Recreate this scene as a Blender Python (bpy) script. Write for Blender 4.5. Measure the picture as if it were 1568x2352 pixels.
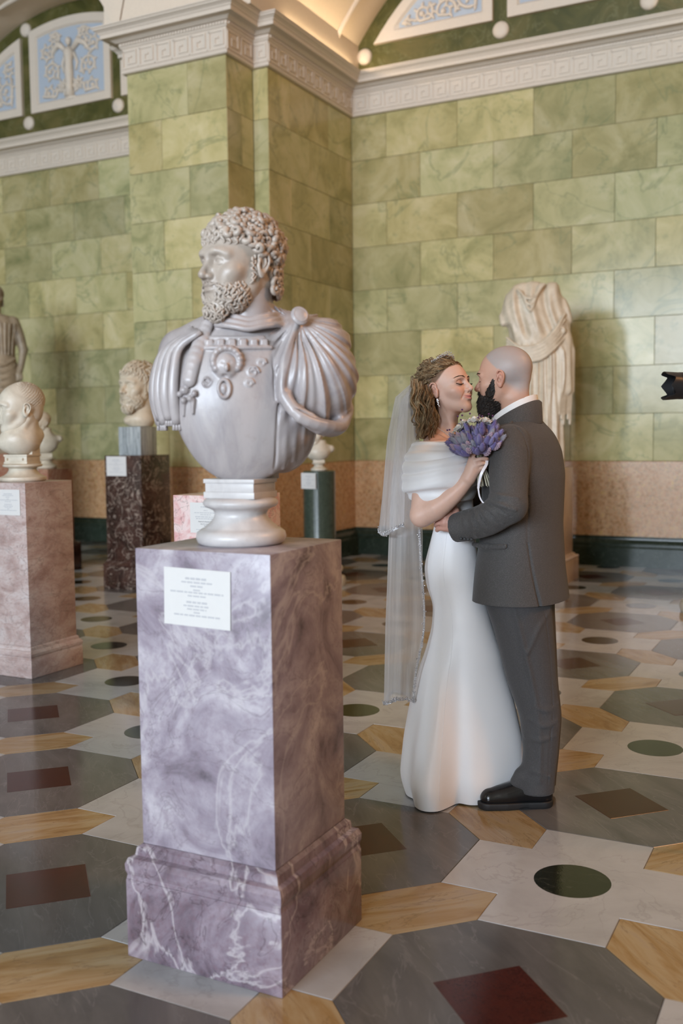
import bpy, bmesh, math, random
import numpy as np
from mathutils import Vector, Matrix, Euler

R = math.radians
scene = bpy.context.scene
for o in list(bpy.data.objects):
    bpy.data.objects.remove(o, do_unlink=True)
COL = scene.collection
rnd = random.Random(7)

# ------------------------------------------------------------------ camera
CAM_H = 1.46
CAM_YAW, CAM_PITCH, CAM_ROLL = R(26.935), 0.07827, -0.01169
cam_d = bpy.data.cameras.new('camera'); cam = bpy.data.objects.new('camera', cam_d); COL.objects.link(cam)
cam_d.sensor_fit = 'HORIZONTAL'; cam_d.sensor_width = 24.0; cam_d.lens = 2320.3 / 1568 * 24.0
cam.matrix_world = (Matrix.Translation((0, 0, CAM_H)) @ Matrix.Rotation(CAM_YAW, 4, 'Z')
                    @ Matrix.Rotation(math.pi / 2 - CAM_PITCH, 4, 'X') @ Matrix.Rotation(CAM_ROLL, 4, 'Z'))
cam_d.clip_start = 0.05; cam_d.clip_end = 100
cam_d.dof.use_dof = True; cam_d.dof.focus_distance = 3.93; cam_d.dof.aperture_fstop = 2.2
scene.camera = cam

# ------------------------------------------------------------------ world, light, exposure
world = bpy.data.worlds.new('world'); scene.world = world; world.use_nodes = True
bg = world.node_tree.nodes['Background']; bg.inputs[0].default_value = (0.80, 0.88, 1.0, 1); bg.inputs[1].default_value = 0.6

def area_light(name, loc, rot, sx, sy, power, color):
    d = bpy.data.lights.new(name, 'AREA'); d.shape = 'RECTANGLE'; d.size = sx; d.size_y = sy
    d.energy = power; d.color = color
    o = bpy.data.objects.new(name, d); COL.objects.link(o); o.location = loc; o.rotation_euler = rot
    return o
# daylight entering through the tall windows of the wall behind the camera
WIN_Y = -20.0
WINDOWS = [-8.7, -5.8, -2.9, 0.0, 2.9]; WIN_Z0, WIN_Z1 = 2.4, 7.2
for wx in WINDOWS:
    area_light('window_daylight', (wx, WIN_Y + 0.12, (WIN_Z0 + WIN_Z1) / 2), (R(90), 0, 0), 1.7, 4.7, 1480, (0.76, 0.87, 1.0))
# added warm light for the right-hand faces, high to the right; source unseen
area_light('added_warm_light', (4.6, 4.2, 6.4), (0, R(48), 0), 1.6, 1.6, 290, (1.0, 0.46, 0.17))
scene.view_settings.view_transform = 'Standard'; scene.view_settings.look = 'None'
scene.view_settings.gamma = 1.0; scene.view_settings.use_curve_mapping = False
scene.view_settings.exposure = -0.02
try:
    scene.cycles.use_denoising = True
    scene.cycles.max_bounces = 8; scene.cycles.diffuse_bounces = 4; scene.cycles.transparent_max_bounces = 24
    scene.cycles.sample_clamp_indirect = 6.0
    scene.cycles.caustics_reflective = False; scene.cycles.caustics_refractive = False
except Exception:
    pass

# ------------------------------------------------------------------ tags and links
def tag(o, label=None, cat=None, group=None, kind=None):
    if label: o['label'] = label
    if cat: o['category'] = cat
    if group: o['group'] = group
    if kind: o['kind'] = kind
    return o

def empty(name, loc=(0, 0, 0), rz=0.0):
    o = bpy.data.objects.new(name, None); COL.objects.link(o); o.location = loc; o.rotation_euler = (0, 0, rz)
    o.empty_display_size = 0.1
    return o

def link(name, me, parent=None, loc=None, rot=None):
    o = bpy.data.objects.new(name, me); COL.objects.link(o)
    if parent: o.parent = parent
    if loc is not None: o.location = loc
    if rot is not None: o.rotation_euler = rot
    return o

def np_mesh(name, V, Fq, mat=None, smooth=True):
    """mesh from an (n,3) array and an (m,3|4) array of equal faces"""
    me = bpy.data.meshes.new(name); V = np.asarray(V, np.float32); Fq = np.asarray(Fq, np.int32)
    m, k = Fq.shape
    me.vertices.add(len(V)); me.vertices.foreach_set('co', V.ravel())
    me.loops.add(m * k); me.loops.foreach_set('vertex_index', Fq.ravel())
    me.polygons.add(m); me.polygons.foreach_set('loop_start', np.arange(0, m * k, k, dtype=np.int32))
    me.polygons.foreach_set('use_smooth', np.full(m, smooth, bool))
    me.update(calc_edges=True); me.validate()
    if mat: me.materials.append(mat)
    return me

def catmull(pts, rad=None, sub=4, closed=False):
    P = [np.array(p, float) for p in pts]; n = len(P)
    rr = list(rad) if hasattr(rad, '__len__') else [rad] * n
    if n < 3: return P, rr
    out = []; ro = []
    for i in range(n if closed else n - 1):
        if closed: a, b, c, d = P[i-1], P[i], P[(i+1) % n], P[(i+2) % n]; r0, r1 = rr[i], rr[(i+1) % n]
        else: b, c = P[i], P[i+1]; a = P[i-1] if i else 2*b - c; d = P[i+2] if i + 2 < n else 2*c - b; r0, r1 = rr[i], rr[i+1]
        for k in range(sub):
            t = k / sub; out.append(.5*((2*b) + (c-a)*t + (2*a-5*b+4*c-d)*t*t + (3*b-a-3*c+d)*t**3)); ro.append(None if r0 is None else r0 + (r1-r0)*t)
    if not closed: out.append(P[-1]); ro.append(rr[-1])
    return out, ro

# ------------------------------------------------------------------ mesh builder
class MB:
    """collects shapes that make up ONE part and builds them as one mesh"""
    def __init__(s): s.v = []; s.f = []; s.M = Matrix.Identity(4)
    def add(s, verts, faces):
        b = len(s.v); M = s.M
        s.v += [tuple(M @ Vector(p)) for p in verts]; s.f += [tuple(b + i for i in f) for f in faces]
    def box(s, lo, hi, ch=0.0):
        x0, y0, z0 = lo; x1, y1, z1 = hi
        if ch <= 0:
            v = [(x0,y0,z0),(x1,y0,z0),(x1,y1,z0),(x0,y1,z0),(x0,y0,z1),(x1,y0,z1),(x1,y1,z1),(x0,y1,z1)]
            s.add(v, [(0,3,2,1),(4,5,6,7),(0,1,5,4),(1,2,6,5),(2,3,7,6),(3,0,4,7)])
        else:
            bm = bmesh.new(); bmesh.ops.create_cube(bm, size=1)
            for q in bm.verts: q.co = Vector(((x0+x1)/2+q.co.x*(x1-x0), (y0+y1)/2+q.co.y*(y1-y0), (z0+z1)/2+q.co.z*(z1-z0)))
            bmesh.ops.bevel(bm, geom=bm.edges[:], offset=ch, segments=2, affect='EDGES', profile=0.6)
            s.add([q.co[:] for q in bm.verts], [[q.index for q in f.verts] for f in bm.faces]); bm.free()
    def lathe(s, prof, n=40, c=(0, 0, 0), caps=True):
        v = []; f = []; m = len(prof)
        for i in range(n):
            a = 2 * math.pi * i / n
            for r, z in prof: v.append((c[0] + r * math.cos(a), c[1] + r * math.sin(a), c[2] + z))
        for i in range(n):
            j = (i + 1) % n
            for k in range(m - 1): f.append((i*m+k, j*m+k, j*m+k+1, i*m+k+1))
        if caps:
            f.append([i * m for i in range(n)][::-1]); f.append([i * m + m - 1 for i in range(n)])
        s.add(v, f)
    def prism(s, poly, z0, z1):
        n = len(poly); v = [(x, y, z0) for x, y in poly] + [(x, y, z1) for x, y in poly]
        s.add(v, [list(range(n))[::-1], list(range(n, 2*n))] + [(i, (i+1) % n, n+(i+1) % n, n+i) for i in range(n)])
    def tube(s, pts, rad, n=8, flat=None, caps=True, closed=False):
        """pts list of points, rad number or list; flat=(axis, factor) squashes the section along axis"""
        P = [Vector(p) for p in pts]; m = len(P)
        rr = rad if isinstance(rad, (list, tuple)) else [rad] * m
        v = []; f = []; up = None
        for i in range(m):
            if closed: t = P[(i+1) % m] - P[i-1]
            else: t = P[min(i+1, m-1)] - P[max(i-1, 0)]
            if t.length < 1e-9: t = Vector((0, 0, 1))
            t.normalize()
            if up is None:
                up = Vector((0, 0, 1)) if abs(t.z) < 0.9 else Vector((1, 0, 0))
            a = (up - t * up.dot(t))
            if a.length < 1e-6: a = t.orthogonal()
            a.normalize(); b = t.cross(a); up = a
            for k in range(n):
                th = 2 * math.pi * k / n; d = a * math.cos(th) + b * math.sin(th)
                if flat: ax = Vector(flat[0]); d = d - ax * d.dot(ax) * (1 - flat[1])
                v.append(P[i] + d * rr[i])
        for i in range(m if closed else m - 1):
            j = (i + 1) % m
            for k in range(n): f.append((i*n+k, i*n+(k+1) % n, j*n+(k+1) % n, j*n+k))
        if caps and not closed:
            f.append(list(range(n))[::-1]); f.append([(m-1)*n+k for k in range(n)])
        s.add(v, f)
    def ball(s, c, r, n=10, m=7):
        r = r if isinstance(r, (list, tuple)) else (r, r, r)
        v = [(c[0], c[1], c[2] + r[2])]; f = []
        for i in range(1, m):
            ph = math.pi * i / m
            for k in range(n):
                th = 2 * math.pi * k / n
                v.append((c[0]+r[0]*math.sin(ph)*math.cos(th), c[1]+r[1]*math.sin(ph)*math.sin(th), c[2]+r[2]*math.cos(ph)))
        v.append((c[0], c[1], c[2] - r[2])); L = len(v) - 1
        for k in range(n):
            f.append((0, 1+k, 1+(k+1) % n)); f.append((L, L-n+(k+1) % n, L-n+k))
        for i in range(m - 2):
            for k in range(n):
                a = 1+i*n+k; b = 1+i*n+(k+1) % n; f.append((a, a+n, b+n, b))
        s.add(v, f)
    def mesh(s, name, mat, smooth=False, angle=None):
        me = bpy.data.meshes.new(name); me.from_pydata(s.v, [], s.f); me.update()
        if mat: me.materials.append(mat)
        if smooth:
            for p in me.polygons: p.use_smooth = True
            if angle is not None: me.set_sharp_from_angle(angle=R(angle))
        return me
    def build(s, name, mat, parent=None, smooth=False, angle=None, loc=None, rot=None):
        return link(name, s.mesh(name, mat, smooth, angle), parent, loc, rot)

# ------------------------------------------------------------------ signed distance modelling
class Field:
    """voxel field for carved and clothed forms; local frame set by place()"""
    def __init__(s, lo, hi, v):
        s.v = v; s.lo = np.array(lo, float); s.n = np.ceil((np.array(hi, float) - s.lo) / v).astype(int) + 1
        s.f = np.full(s.n, 9.0, np.float32)
        s.ax = [(s.lo[i] + v * np.arange(s.n[i])).astype(np.float32) for i in range(3)]
        s.place()
    def place(s, rot=None, t=(0, 0, 0), sc=1.0):
        s.R = np.array(rot.to_3x3() if rot else np.eye(3), float); s.t = np.array(t, float); s.sc = sc
    def P(s, p): return s.R @ (np.array(p, float) * s.sc) + s.t
    def _comb(s, lo, hi, fn, k, sub):
        k = max(k * s.sc, 1e-5); m = k + 3 * s.v
        a = np.maximum(np.floor((lo - m - s.lo) / s.v).astype(int), 0); b = np.minimum(np.ceil((hi + m - s.lo) / s.v).astype(int) + 1, s.n)
        if np.any(a >= b): return
        sl = tuple(slice(a[i], b[i]) for i in range(3))
        X = s.ax[0][sl[0]][:, None, None]; Y = s.ax[1][sl[1]][None, :, None]; Z = s.ax[2][sl[2]][None, None, :]
        d = fn(X, Y, Z); f = s.f[sl]
        if sub:
            d = -d; h = np.clip(0.5 - 0.5 * (d - f) / k, 0, 1); s.f[sl] = d + (f - d) * h + k * h * (1 - h)
        else:
            h = np.clip(0.5 + 0.5 * (d - f) / k, 0, 1); s.f[sl] = d + (f - d) * h - k * h * (1 - h)
    def ell(s, c, r, k=0.01, rot=None, sub=False):
        c = s.P(c); r = np.array(r if hasattr(r, '__len__') else (r, r, r), float) * s.sc
        Rm = s.R @ np.array(rot.to_3x3()) if rot is not None else s.R
        ext = np.sqrt(((Rm * r) ** 2).sum(1))
        def fn(X, Y, Z):
            x, y, z = X - c[0], Y - c[1], Z - c[2]
            k0 = 0; k1 = 0
            for i in range(3):
                q = (Rm[0, i] * x + Rm[1, i] * y + Rm[2, i] * z) / r[i]
                k0 = k0 + q * q; k1 = k1 + (q / r[i]) ** 2
            k0 = np.sqrt(k0); k1 = np.sqrt(k1)
            return k0 * (k0 - 1) / np.maximum(k1, 1e-6)
        s._comb(c - ext, c + ext, fn, k, sub)
    def tube(s, pts, rad, k=0.01, sub=False, closed=False, flat=None):
        """chain of tapered capsules; flat=(axis, factor>1) thins the section along a local axis"""
        pts, rad = catmull(pts, rad, 3, closed)
        Q = [s.P(p) for p in pts]; n = len(Q)
        rr = [q * s.sc for q in rad]
        if closed: Q = Q + [Q[0]]; rr = rr + [rr[0]]
        A = np.array(Q); rm = np.array(rr)[:, None]
        ax = s.R @ np.array(flat[0], float) if flat else None
        def fn(X, Y, Z):
            D = None
            for i in range(len(Q) - 1):
                a, b = Q[i], Q[i+1]; ab = b - a; L = max(float(ab @ ab), 1e-12)
                x, y, z = X - a[0], Y - a[1], Z - a[2]
                t = np.clip((x * ab[0] + y * ab[1] + z * ab[2]) / L, 0, 1)
                dx, dy, dz = x - t * ab[0], y - t * ab[1], z - t * ab[2]
                d2 = dx * dx + dy * dy + dz * dz
                if flat:
                    q = dx * ax[0] + dy * ax[1] + dz * ax[2]; d2 = d2 + q * q * (flat[1] ** 2 - 1)
                d = np.sqrt(d2) - (rr[i] + t * (rr[i+1] - rr[i]))
                D = d if D is None else np.minimum(D, d)
            return D
        s._comb((A - rm).min(0), (A + rm).max(0), fn, k, sub)
    def box(s, c, h, r=0.0, k=0.005, rot=None, sub=False):
        c = s.P(c); h = np.array(h, float) * s.sc; Rm = s.R @ np.array(rot.to_3x3()) if rot is not None else s.R
        ext = (np.abs(Rm) * h).sum(1); r = r * s.sc
        def fn(X, Y, Z):
            x, y, z = X - c[0], Y - c[1], Z - c[2]; o = 0; mx = None
            for i in range(3):
                q = np.abs(Rm[0, i] * x + Rm[1, i] * y + Rm[2, i] * z) - (h[i] - r)
                o = o + np.maximum(q, 0) ** 2; mx = q if mx is None else np.maximum(mx, q)
            return np.sqrt(o) + np.minimum(mx, 0) - r
        s._comb(c - ext, c + ext, fn, k, sub)
    def loft(s, rows, k=0.01, n=2.0, sub=False, rz=0.0, cap=0.01):
        """rows of (z, cx, cy, rx, ry) blended smoothly: a solid of oval sections (no rotation of the frame but rz)"""
        A = np.array(rows, float); A = A[np.argsort(A[:, 0])]
        zz = np.linspace(A[0, 0], A[-1, 0], 200)
        def smooth(i):
            q = np.interp(zz, A[:, 0], A[:, i]); w = max(3, int(200 * 0.05))
            ker = np.hanning(2 * w + 1); ker /= ker.sum()
            return np.convolve(np.pad(q, w, mode='edge'), ker, 'valid')
        S = [smooth(i) for i in range(1, 5)]
        ca, sa = math.cos(rz), math.sin(rz)
        rmax = max(A[:, 3].max(), A[:, 4].max())
        lo = np.array([A[:, 1].min() - rmax, A[:, 2].min() - rmax, A[0, 0]]); hi = np.array([A[:, 1].max() + rmax, A[:, 2].max() + rmax, A[-1, 0]])
        def fn(X, Y, Z):
            cx, cy, rx, ry = [np.interp(Z, zz, q).astype(np.float32) for q in S]
            x, y = X - cx, Y - cy
            x, y = ca * x + sa * y, -sa * x + ca * y
            q = (np.abs(x / rx) ** n + np.abs(y / ry) ** n) ** (1.0 / n)
            d = (q - 1) * np.minimum(rx, ry) * 0.9
            e = np.maximum(A[0, 0] - Z, Z - A[-1, 0])
            h = np.clip(0.5 - 0.5 * (e - d) / cap, 0, 1)
            return e + (d - e) * h + cap * h * (1 - h)
        s._comb(lo, hi, fn, k, sub)
    def disp(s, lo, hi, fn):
        a = np.maximum(np.floor((np.array(lo) - s.lo) / s.v).astype(int), 0); b = np.minimum(np.ceil((np.array(hi) - s.lo) / s.v).astype(int) + 1, s.n)
        sl = tuple(slice(a[i], b[i]) for i in range(3))
        s.f[sl] += fn(s.ax[0][sl[0]][:, None, None], s.ax[1][sl[1]][None, :, None], s.ax[2][sl[2]][None, None, :]).astype(np.float32)
    def noise(s, amp, scale, seed=0, zlo=None, zhi=None):
        """cheap lumpy relief: sum of random plane waves"""
        g = np.random.RandomState(seed); X = s.ax[0][:, None, None]; Y = s.ax[1][None, :, None]; Z = s.ax[2][None, None, :]
        acc = 0
        for i in range(5):
            w = g.normal(size=3); w *= 2 * math.pi / (scale * np.linalg.norm(w)) * g.uniform(.7, 1.5)
            acc = acc + np.sin(w[0] * X + w[1] * Y + w[2] * Z + g.uniform(0, 6.28)).astype(np.float32)
        s.f += amp * acc / 2.0
    def mesh(s, name=None, mat=None):
        f = s.f; v = s.v; S = f < 0
        cnt = np.zeros(np.array(f.shape) - 1, np.uint8)
        cs = [(i, j, k) for i in (0, 1) for j in (0, 1) for k in (0, 1)]
        def sh(A, c): return A[c[0]:A.shape[0]-1+c[0], c[1]:A.shape[1]-1+c[1], c[2]:A.shape[2]-1+c[2]]
        for c in cs: cnt += sh(S, c)
        act = (cnt > 0) & (cnt < 8); idx = np.argwhere(act)
        vid = np.full(act.shape, -1, np.int32); vid[act] = np.arange(len(idx), dtype=np.int32)
        val = {c: f[idx[:, 0]+c[0], idx[:, 1]+c[1], idx[:, 2]+c[2]] for c in cs}
        acc = np.zeros((len(idx), 3)); num = np.zeros(len(idx))
        for c in cs:
            for a in range(3):
                if c[a] == 0:
                    d = list(c); d[a] = 1; f0, f1 = val[c], val[tuple(d)]
                    m = (f0 < 0) != (f1 < 0); t = f0 / np.where(m, f0 - f1, 1)
                    p = np.array(c, float)[None, :].repeat(len(idx), 0); p[:, a] += t
                    acc[m] += p[m]; num[m] += 1
        V = s.lo + v * (idx + acc / num[:, None])
        quads = []
        for a in range(3):
            b, c = (a + 1) % 3, (a + 2) % 3
            A0 = [slice(None)] * 3; A1 = [slice(None)] * 3
            A0[a] = slice(0, -1); A1[a] = slice(1, None)
            s0, s1 = S[tuple(A0)], S[tuple(A1)]
            e = np.argwhere(s0 != s1)
            e = e[(e[:, b] > 0) & (e[:, c] > 0) & (e[:, b] < f.shape[b]-1) & (e[:, c] < f.shape[c]-1)]
            flip = s0[e[:, 0], e[:, 1], e[:, 2]]
            def cell(db, dc):
                q = e.copy(); q[:, b] += db; q[:, c] += dc; return vid[q[:, 0], q[:, 1], q[:, 2]]
            q = np.stack([cell(-1, -1), cell(0, -1), cell(0, 0), cell(-1, 0)], 1)
            q[~flip] = q[~flip][:, ::-1]
            quads.append(q)
        Fq = np.concatenate(quads); Fq = Fq[(Fq >= 0).all(1)]
        if name is None: return V, Fq
        return np_mesh(name, V, Fq, mat)
# ------------------------------------------------------------------ procedural materials
class NT:
    def __init__(s, name):
        s.m = bpy.data.materials.new(name); s.m.use_nodes = True; s.nt = s.m.node_tree
        for n in list(s.nt.nodes): s.nt.nodes.remove(n)
        s.out = s.nt.nodes.new('ShaderNodeOutputMaterial')
    def n(s, typ, ins=None, **props):
        q = s.nt.nodes.new('ShaderNode' + typ)
        for k, v in props.items(): setattr(q, k, v)
        for k, v in (ins or {}).items(): s.set(q.inputs[k], v)
        return q
    def set(s, sock, v):
        if isinstance(v, bpy.types.NodeSocket): s.nt.links.new(v, sock)
        elif isinstance(v, bpy.types.Node): s.nt.links.new(v.outputs[0], sock)
        elif hasattr(v, '__len__') and len(v) == 3 and sock.type == 'RGBA': sock.default_value = (*v, 1)
        else: sock.default_value = v
    def math(s, op, a, b=None, clamp=False):
        q = s.n('Math', operation=op, use_clamp=clamp); s.set(q.inputs[0], a)
        if b is not None: s.set(q.inputs[1], b)
        return q.outputs[0]
    def mix(s, fac, a, b, mode='MIX'):
        q = s.n('Mix', data_type='RGBA', blend_type=mode); s.set(q.inputs['Factor'], fac)
        s.set(q.inputs[6], a); s.set(q.inputs[7], b); return q.outputs[2]
    def ramp(s, fac, stops, interp='LINEAR'):
        q = s.n('ValToRGB'); s.set(q.inputs[0], fac); cr = q.color_ramp; cr.interpolation = interp
        while len(cr.elements) < len(stops): cr.elements.new(0.5)
        for e, (p, c) in zip(cr.elements, stops):
            e.position = p; e.color = (*c, 1) if hasattr(c, '__len__') else (c, c, c, 1)
        return q.outputs[0]
    def coords(s, random_offset=True, stretch=(1, 1, 1), rot=(0, 0, 0)):
        tc = s.n('TexCoord'); v = tc.outputs['Object']
        if random_offset:
            oi = s.n('ObjectInfo'); q = s.n('VectorMath', {0: (37.0, 19.0, 53.0)}, operation='SCALE')
            s.set(q.inputs['Scale'], oi.outputs['Random'])
            a = s.n('VectorMath', operation='ADD'); s.set(a.inputs[0], v); s.set(a.inputs[1], q.outputs[0]); v = a.outputs[0]
        mp = s.n('Mapping', {'Vector': v, 'Scale': stretch, 'Rotation': rot}); return mp.outputs[0]
    def noise(s, vec, scale, detail=6, rough=0.55, dist=0.0):
        q = s.n('TexNoise', {'Scale': scale, 'Detail': detail, 'Roughness': rough, 'Distortion': dist}); s.set(q.inputs['Vector'], vec)
        return q.outputs[0]
    def bump(s, h, strength, dist=0.01):
        q = s.n('Bump', {'Strength': strength, 'Distance': dist}); s.set(q.inputs['Height'], h); return q.outputs[0]
    def bsdf(s, color, rough=0.4, normal=None, **kw):
        q = s.n('BsdfPrincipled'); s.set(q.inputs['Base Color'], color); s.set(q.inputs['Roughness'], rough)
        if normal is not None: s.set(q.inputs['Normal'], normal)
        for k, v in kw.items(): s.set(q.inputs[k.replace('_', ' ')], v)
        s.nt.links.new(q.outputs[0], s.out.inputs[0]); return q

def veins(t, vec, scale, width=0.03, dist=1.2):
    """thin winding veins: 1 on the vein"""
    n = t.noise(vec, scale, 5, 0.55, dist)
    d = t.math('ABSOLUTE', t.math('SUBTRACT', n, 0.5))
    return t.math('SUBTRACT', 1.0, t.math('DIVIDE', d, width, clamp=True), clamp=True)

def marble(name, cols, scale=4.0, vein=None, vscale=3.0, vwidth=0.02, vamt=0.7, rough=0.25, stretch=(1,1,1), rot=(0,0,0),
           rnd_off=True, vary=0.0, fine=None, coat=0.0, vein2=None, dist=0.6, spec=0.5, lo=0.3, hi=0.7):
    t = NT(name); v = t.coords(rnd_off, stretch, rot)
    n = t.noise(v, scale, 8, 0.6, dist)
    k = len(cols)
    c = t.ramp(n, [(lo + (hi - lo) * i / max(k - 1, 1), q) for i, q in enumerate(cols)])
    if fine:
        c = t.mix(t.math('MULTIPLY', t.ramp(t.noise(v, scale * 9, 4, 0.7), [(0.45, 0.0), (0.7, 1.0)]), 0.55), c, fine)
    if vein:
        c = t.mix(t.math('MULTIPLY', veins(t, v, vscale, vwidth), vamt), c, vein)
    if vein2:
        c = t.mix(t.math('MULTIPLY', veins(t, v, vscale * 2.3, vwidth * 0.8, 2.0), vamt * .8), c, vein2)
    if vary:
        oi = t.n('ObjectInfo'); h = t.n('HueSaturation', {'Saturation': 1.0, 'Fac': 1.0}); t.set(h.inputs['Color'], c)
        t.set(h.inputs['Value'], t.math('ADD', 1.0 - vary, t.math('MULTIPLY', oi.outputs['Random'], 2 * vary)))
        c = h.outputs[0]
    t.bsdf(c, rough, t.bump(t.noise(v, scale * 14, 3), 0.03), Specular_IOR_Level=spec, **({'Coat_Weight': coat, 'Coat_Roughness': 0.08} if coat else {}))
    return t.m

def plain(name, col, rough=0.5, noise_amt=0.06, scale=40, **kw):
    t = NT(name); v = t.coords(False); n = t.noise(v, scale, 3)
    c = t.mix(n, [q * (1 - noise_amt) for q in col], [min(1, q * (1 + noise_amt)) for q in col])
    t.bsdf(c, rough, t.bump(n, 0.04), **kw); return t.m

def emit(name, col, strength):
    t = NT(name); e = t.n('Emission', {'Color': (*col, 1), 'Strength': strength}); t.nt.links.new(e.outputs[0], t.out.inputs[0]); return t.m

M = {}
# --- wall stone: each block takes its own tint from a random number
def green_block(name):
    t = NT(name); v = t.coords(True); oi = t.n('ObjectInfo')
    n = t.noise(v, 2.2, 7, 0.6, 0.8)
    a = t.ramp(n, [(0.28, (0.27, 0.235, 0.09)), (0.5, (0.45, 0.38, 0.175)), (0.72, (0.57, 0.49, 0.275))])
    b = t.ramp(n, [(0.28, (0.25, 0.258, 0.12)), (0.5, (0.41, 0.385, 0.20)), (0.72, (0.52, 0.478, 0.29))])
    c = t.mix(oi.outputs['Random'], a, b)
    r2 = t.math('FRACT', t.math('MULTIPLY', oi.outputs['Random'], 17.31))
    h = t.n('HueSaturation'); t.set(h.inputs['Color'], c); t.set(h.inputs['Value'], t.math('ADD', 0.82, t.math('MULTIPLY', r2, 0.36)))
    c = h.outputs[0]
    spots = t.ramp(t.noise(v, 9, 5, 0.7), [(0.55, 0.0), (0.75, 1.0)])
    c = t.mix(t.math('MULTIPLY', spots, 0.45), c, (0.14, 0.19, 0.085))
    c = t.mix(t.math('MULTIPLY', veins(t, v, 0.9, 0.010, 0.8), 0.45), c, (0.16, 0.20, 0.10))
    t.bsdf(c, 0.17, t.bump(t.noise(v, 30, 3), 0.02), Specular_IOR_Level=0.20); return t.m
M['green'] = green_block('green_wall_marble')
M['green_dark'] = marble('dark_green_lunette_marble', [(0.045, 0.05, 0.012), (0.085, 0.082, 0.022), (0.14, 0.115, 0.04)], 3.0, (0.2, 0.19, 0.1), 3, 0.02, 0.4, 0.3)
M['joint'] = plain('joint_mortar', (0.20, 0.23, 0.12), 0.7)
M['dado'] = marble('orange_dado_granite', [(0.24, 0.125, 0.05), (0.46, 0.24, 0.12), (0.52, 0.33, 0.2), (0.56, 0.34, 0.1)], 26, (0.13, 0.10, 0.05), 15, 0.03, 0.55, 0.22, fine=(0.54, 0.31, 0.08))
M['base'] = marble('black_green_base_marble', [(0.012, 0.02, 0.013), (0.03, 0.042, 0.03)], 5, (0.10, 0.13, 0.10), 6, 0.012, 0.4, 0.22, spec=0.25)
M['plaster'] = plain('cream_plaster', (0.63, 0.55, 0.455), 0.6)
M['vault'] = plain('vault_plaster', (0.70, 0.60, 0.48), 0.65)
M['blue'] = plain('pale_blue_field', (0.40, 0.455, 0.52), 0.6)
M['grey_coffer'] = plain('grey_coffer_field', (0.36, 0.33, 0.32), 0.6)
M['room'] = plain('olive_far_wall', (0.15, 0.115, 0.055), 0.6)
# --- floor
M['f_grey'] = marble('grey_floor_marble', [(0.073, 0.073, 0.076), (0.107, 0.106, 0.108), (0.140, 0.139, 0.140)], 2.0, (0.175, 0.174, 0.177), 2.2, 0.012, 0.5, 0.13, stretch=(3.4, 0.9, 1), rot=(0, 0, 0.5), vary=0.14, spec=0.24)
M['f_white'] = marble('white_floor_marble', [(0.317, 0.326, 0.336), (0.393, 0.405, 0.422), (0.431, 0.444, 0.465)], 3.0, (0.266, 0.266, 0.264), 2.4, 0.012, 0.4, 0.13, vary=0.06, spec=0.24)
M['f_yellow'] = marble('ochre_floor_marble', [(0.214, 0.125, 0.048), (0.296, 0.196, 0.089), (0.355, 0.273, 0.160), (0.319, 0.249, 0.178)], 2.6, (0.160, 0.101, 0.053), 3.5, 0.014, 0.5, 0.13, stretch=(0.8, 4.2, 1), vary=0.14, dist=1.0, spec=0.24)
M['f_red'] = marble('red_porphyry_inlay', [(0.031, 0.007, 0.005), (0.050, 0.011, 0.007)], 22, None, rough=0.14, fine=(0.066, 0.021, 0.014), vary=0.2, spec=0.24)
M['f_green'] = marble('green_porphyry_disc', [(0.006, 0.008, 0.003), (0.012, 0.015, 0.007)], 14, (0.067, 0.071, 0.055), 2.0, 0.006, 0.5, 0.06, spec=0.4)
M['f_joint'] = plain('floor_joint', (0.18, 0.17, 0.15), 0.6)
# --- pedestals
M['lavender'] = marble('lavender_marble', [(0.105, 0.088, 0.105), (0.25, 0.215, 0.26), (0.36, 0.325, 0.37), (0.47, 0.44, 0.475)], 4.6, (0.50, 0.47, 0.49), 1.9, 0.016, 0.5, 0.3, rnd_off=False, fine=(0.22, 0.175, 0.215), vein2=(0.13, 0.105, 0.12), dist=0.9, spec=0.35, lo=0.33, hi=0.66)
M['lavender_base'] = marble('violet_breccia', [(0.064, 0.044, 0.056), (0.200, 0.160, 0.196), (0.296, 0.248, 0.288)], 6, (0.464, 0.424, 0.440), 2.4, 0.022, 0.7, 0.2, rnd_off=False, fine=(0.160, 0.096, 0.120), vein2=(0.056, 0.036, 0.044), dist=1.2)
M['rose_grey'] = marble('rose_grey_marble', [(0.299, 0.211, 0.194), (0.440, 0.352, 0.334), (0.510, 0.458, 0.449)], 5, (0.194, 0.150, 0.136), 6.0, 0.022, 0.55, 0.3, rnd_off=False, fine=(0.352, 0.229, 0.194), vein2=(0.528, 0.484, 0.466), stretch=(1, 1, 1.8), rot=(0.5, 0.5, 0), spec=0.35, lo=0.34, hi=0.66)
M['pink'] = marble('pink_white_marble', [(0.44, 0.16, 0.16), (0.62, 0.36, 0.35), (0.70, 0.56, 0.54), (0.66, 0.50, 0.47)], 7, (0.25, 0.20, 0.19), 6, 0.014, 0.65, 0.2, rnd_off=False, dist=1.6)
M['dark_red'] = marble('dark_red_brown_marble', [(0.016, 0.008, 0.006), (0.035, 0.016, 0.012), (0.06, 0.025, 0.018)], 6, (0.42, 0.34, 0.28), 6.5, 0.014, 0.85, 0.16, rnd_off=False, vein2=(0.28, 0.20, 0.15), dist=0.5)
M['red_brown'] = marble('red_brown_marble', [(0.16, 0.05, 0.035), (0.30, 0.13, 0.08), (0.38, 0.22, 0.13)], 3, (0.45, 0.30, 0.2), 3, 0.02, 0.5, 0.22, rnd_off=False)
M['dark_plinth'] = marble('dark_brown_plinth_marble', [(0.03, 0.012, 0.008), (0.07, 0.028, 0.018)], 5, (0.2, 0.1, 0.07), 5, 0.02, 0.4, 0.2, rnd_off=False)
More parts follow.
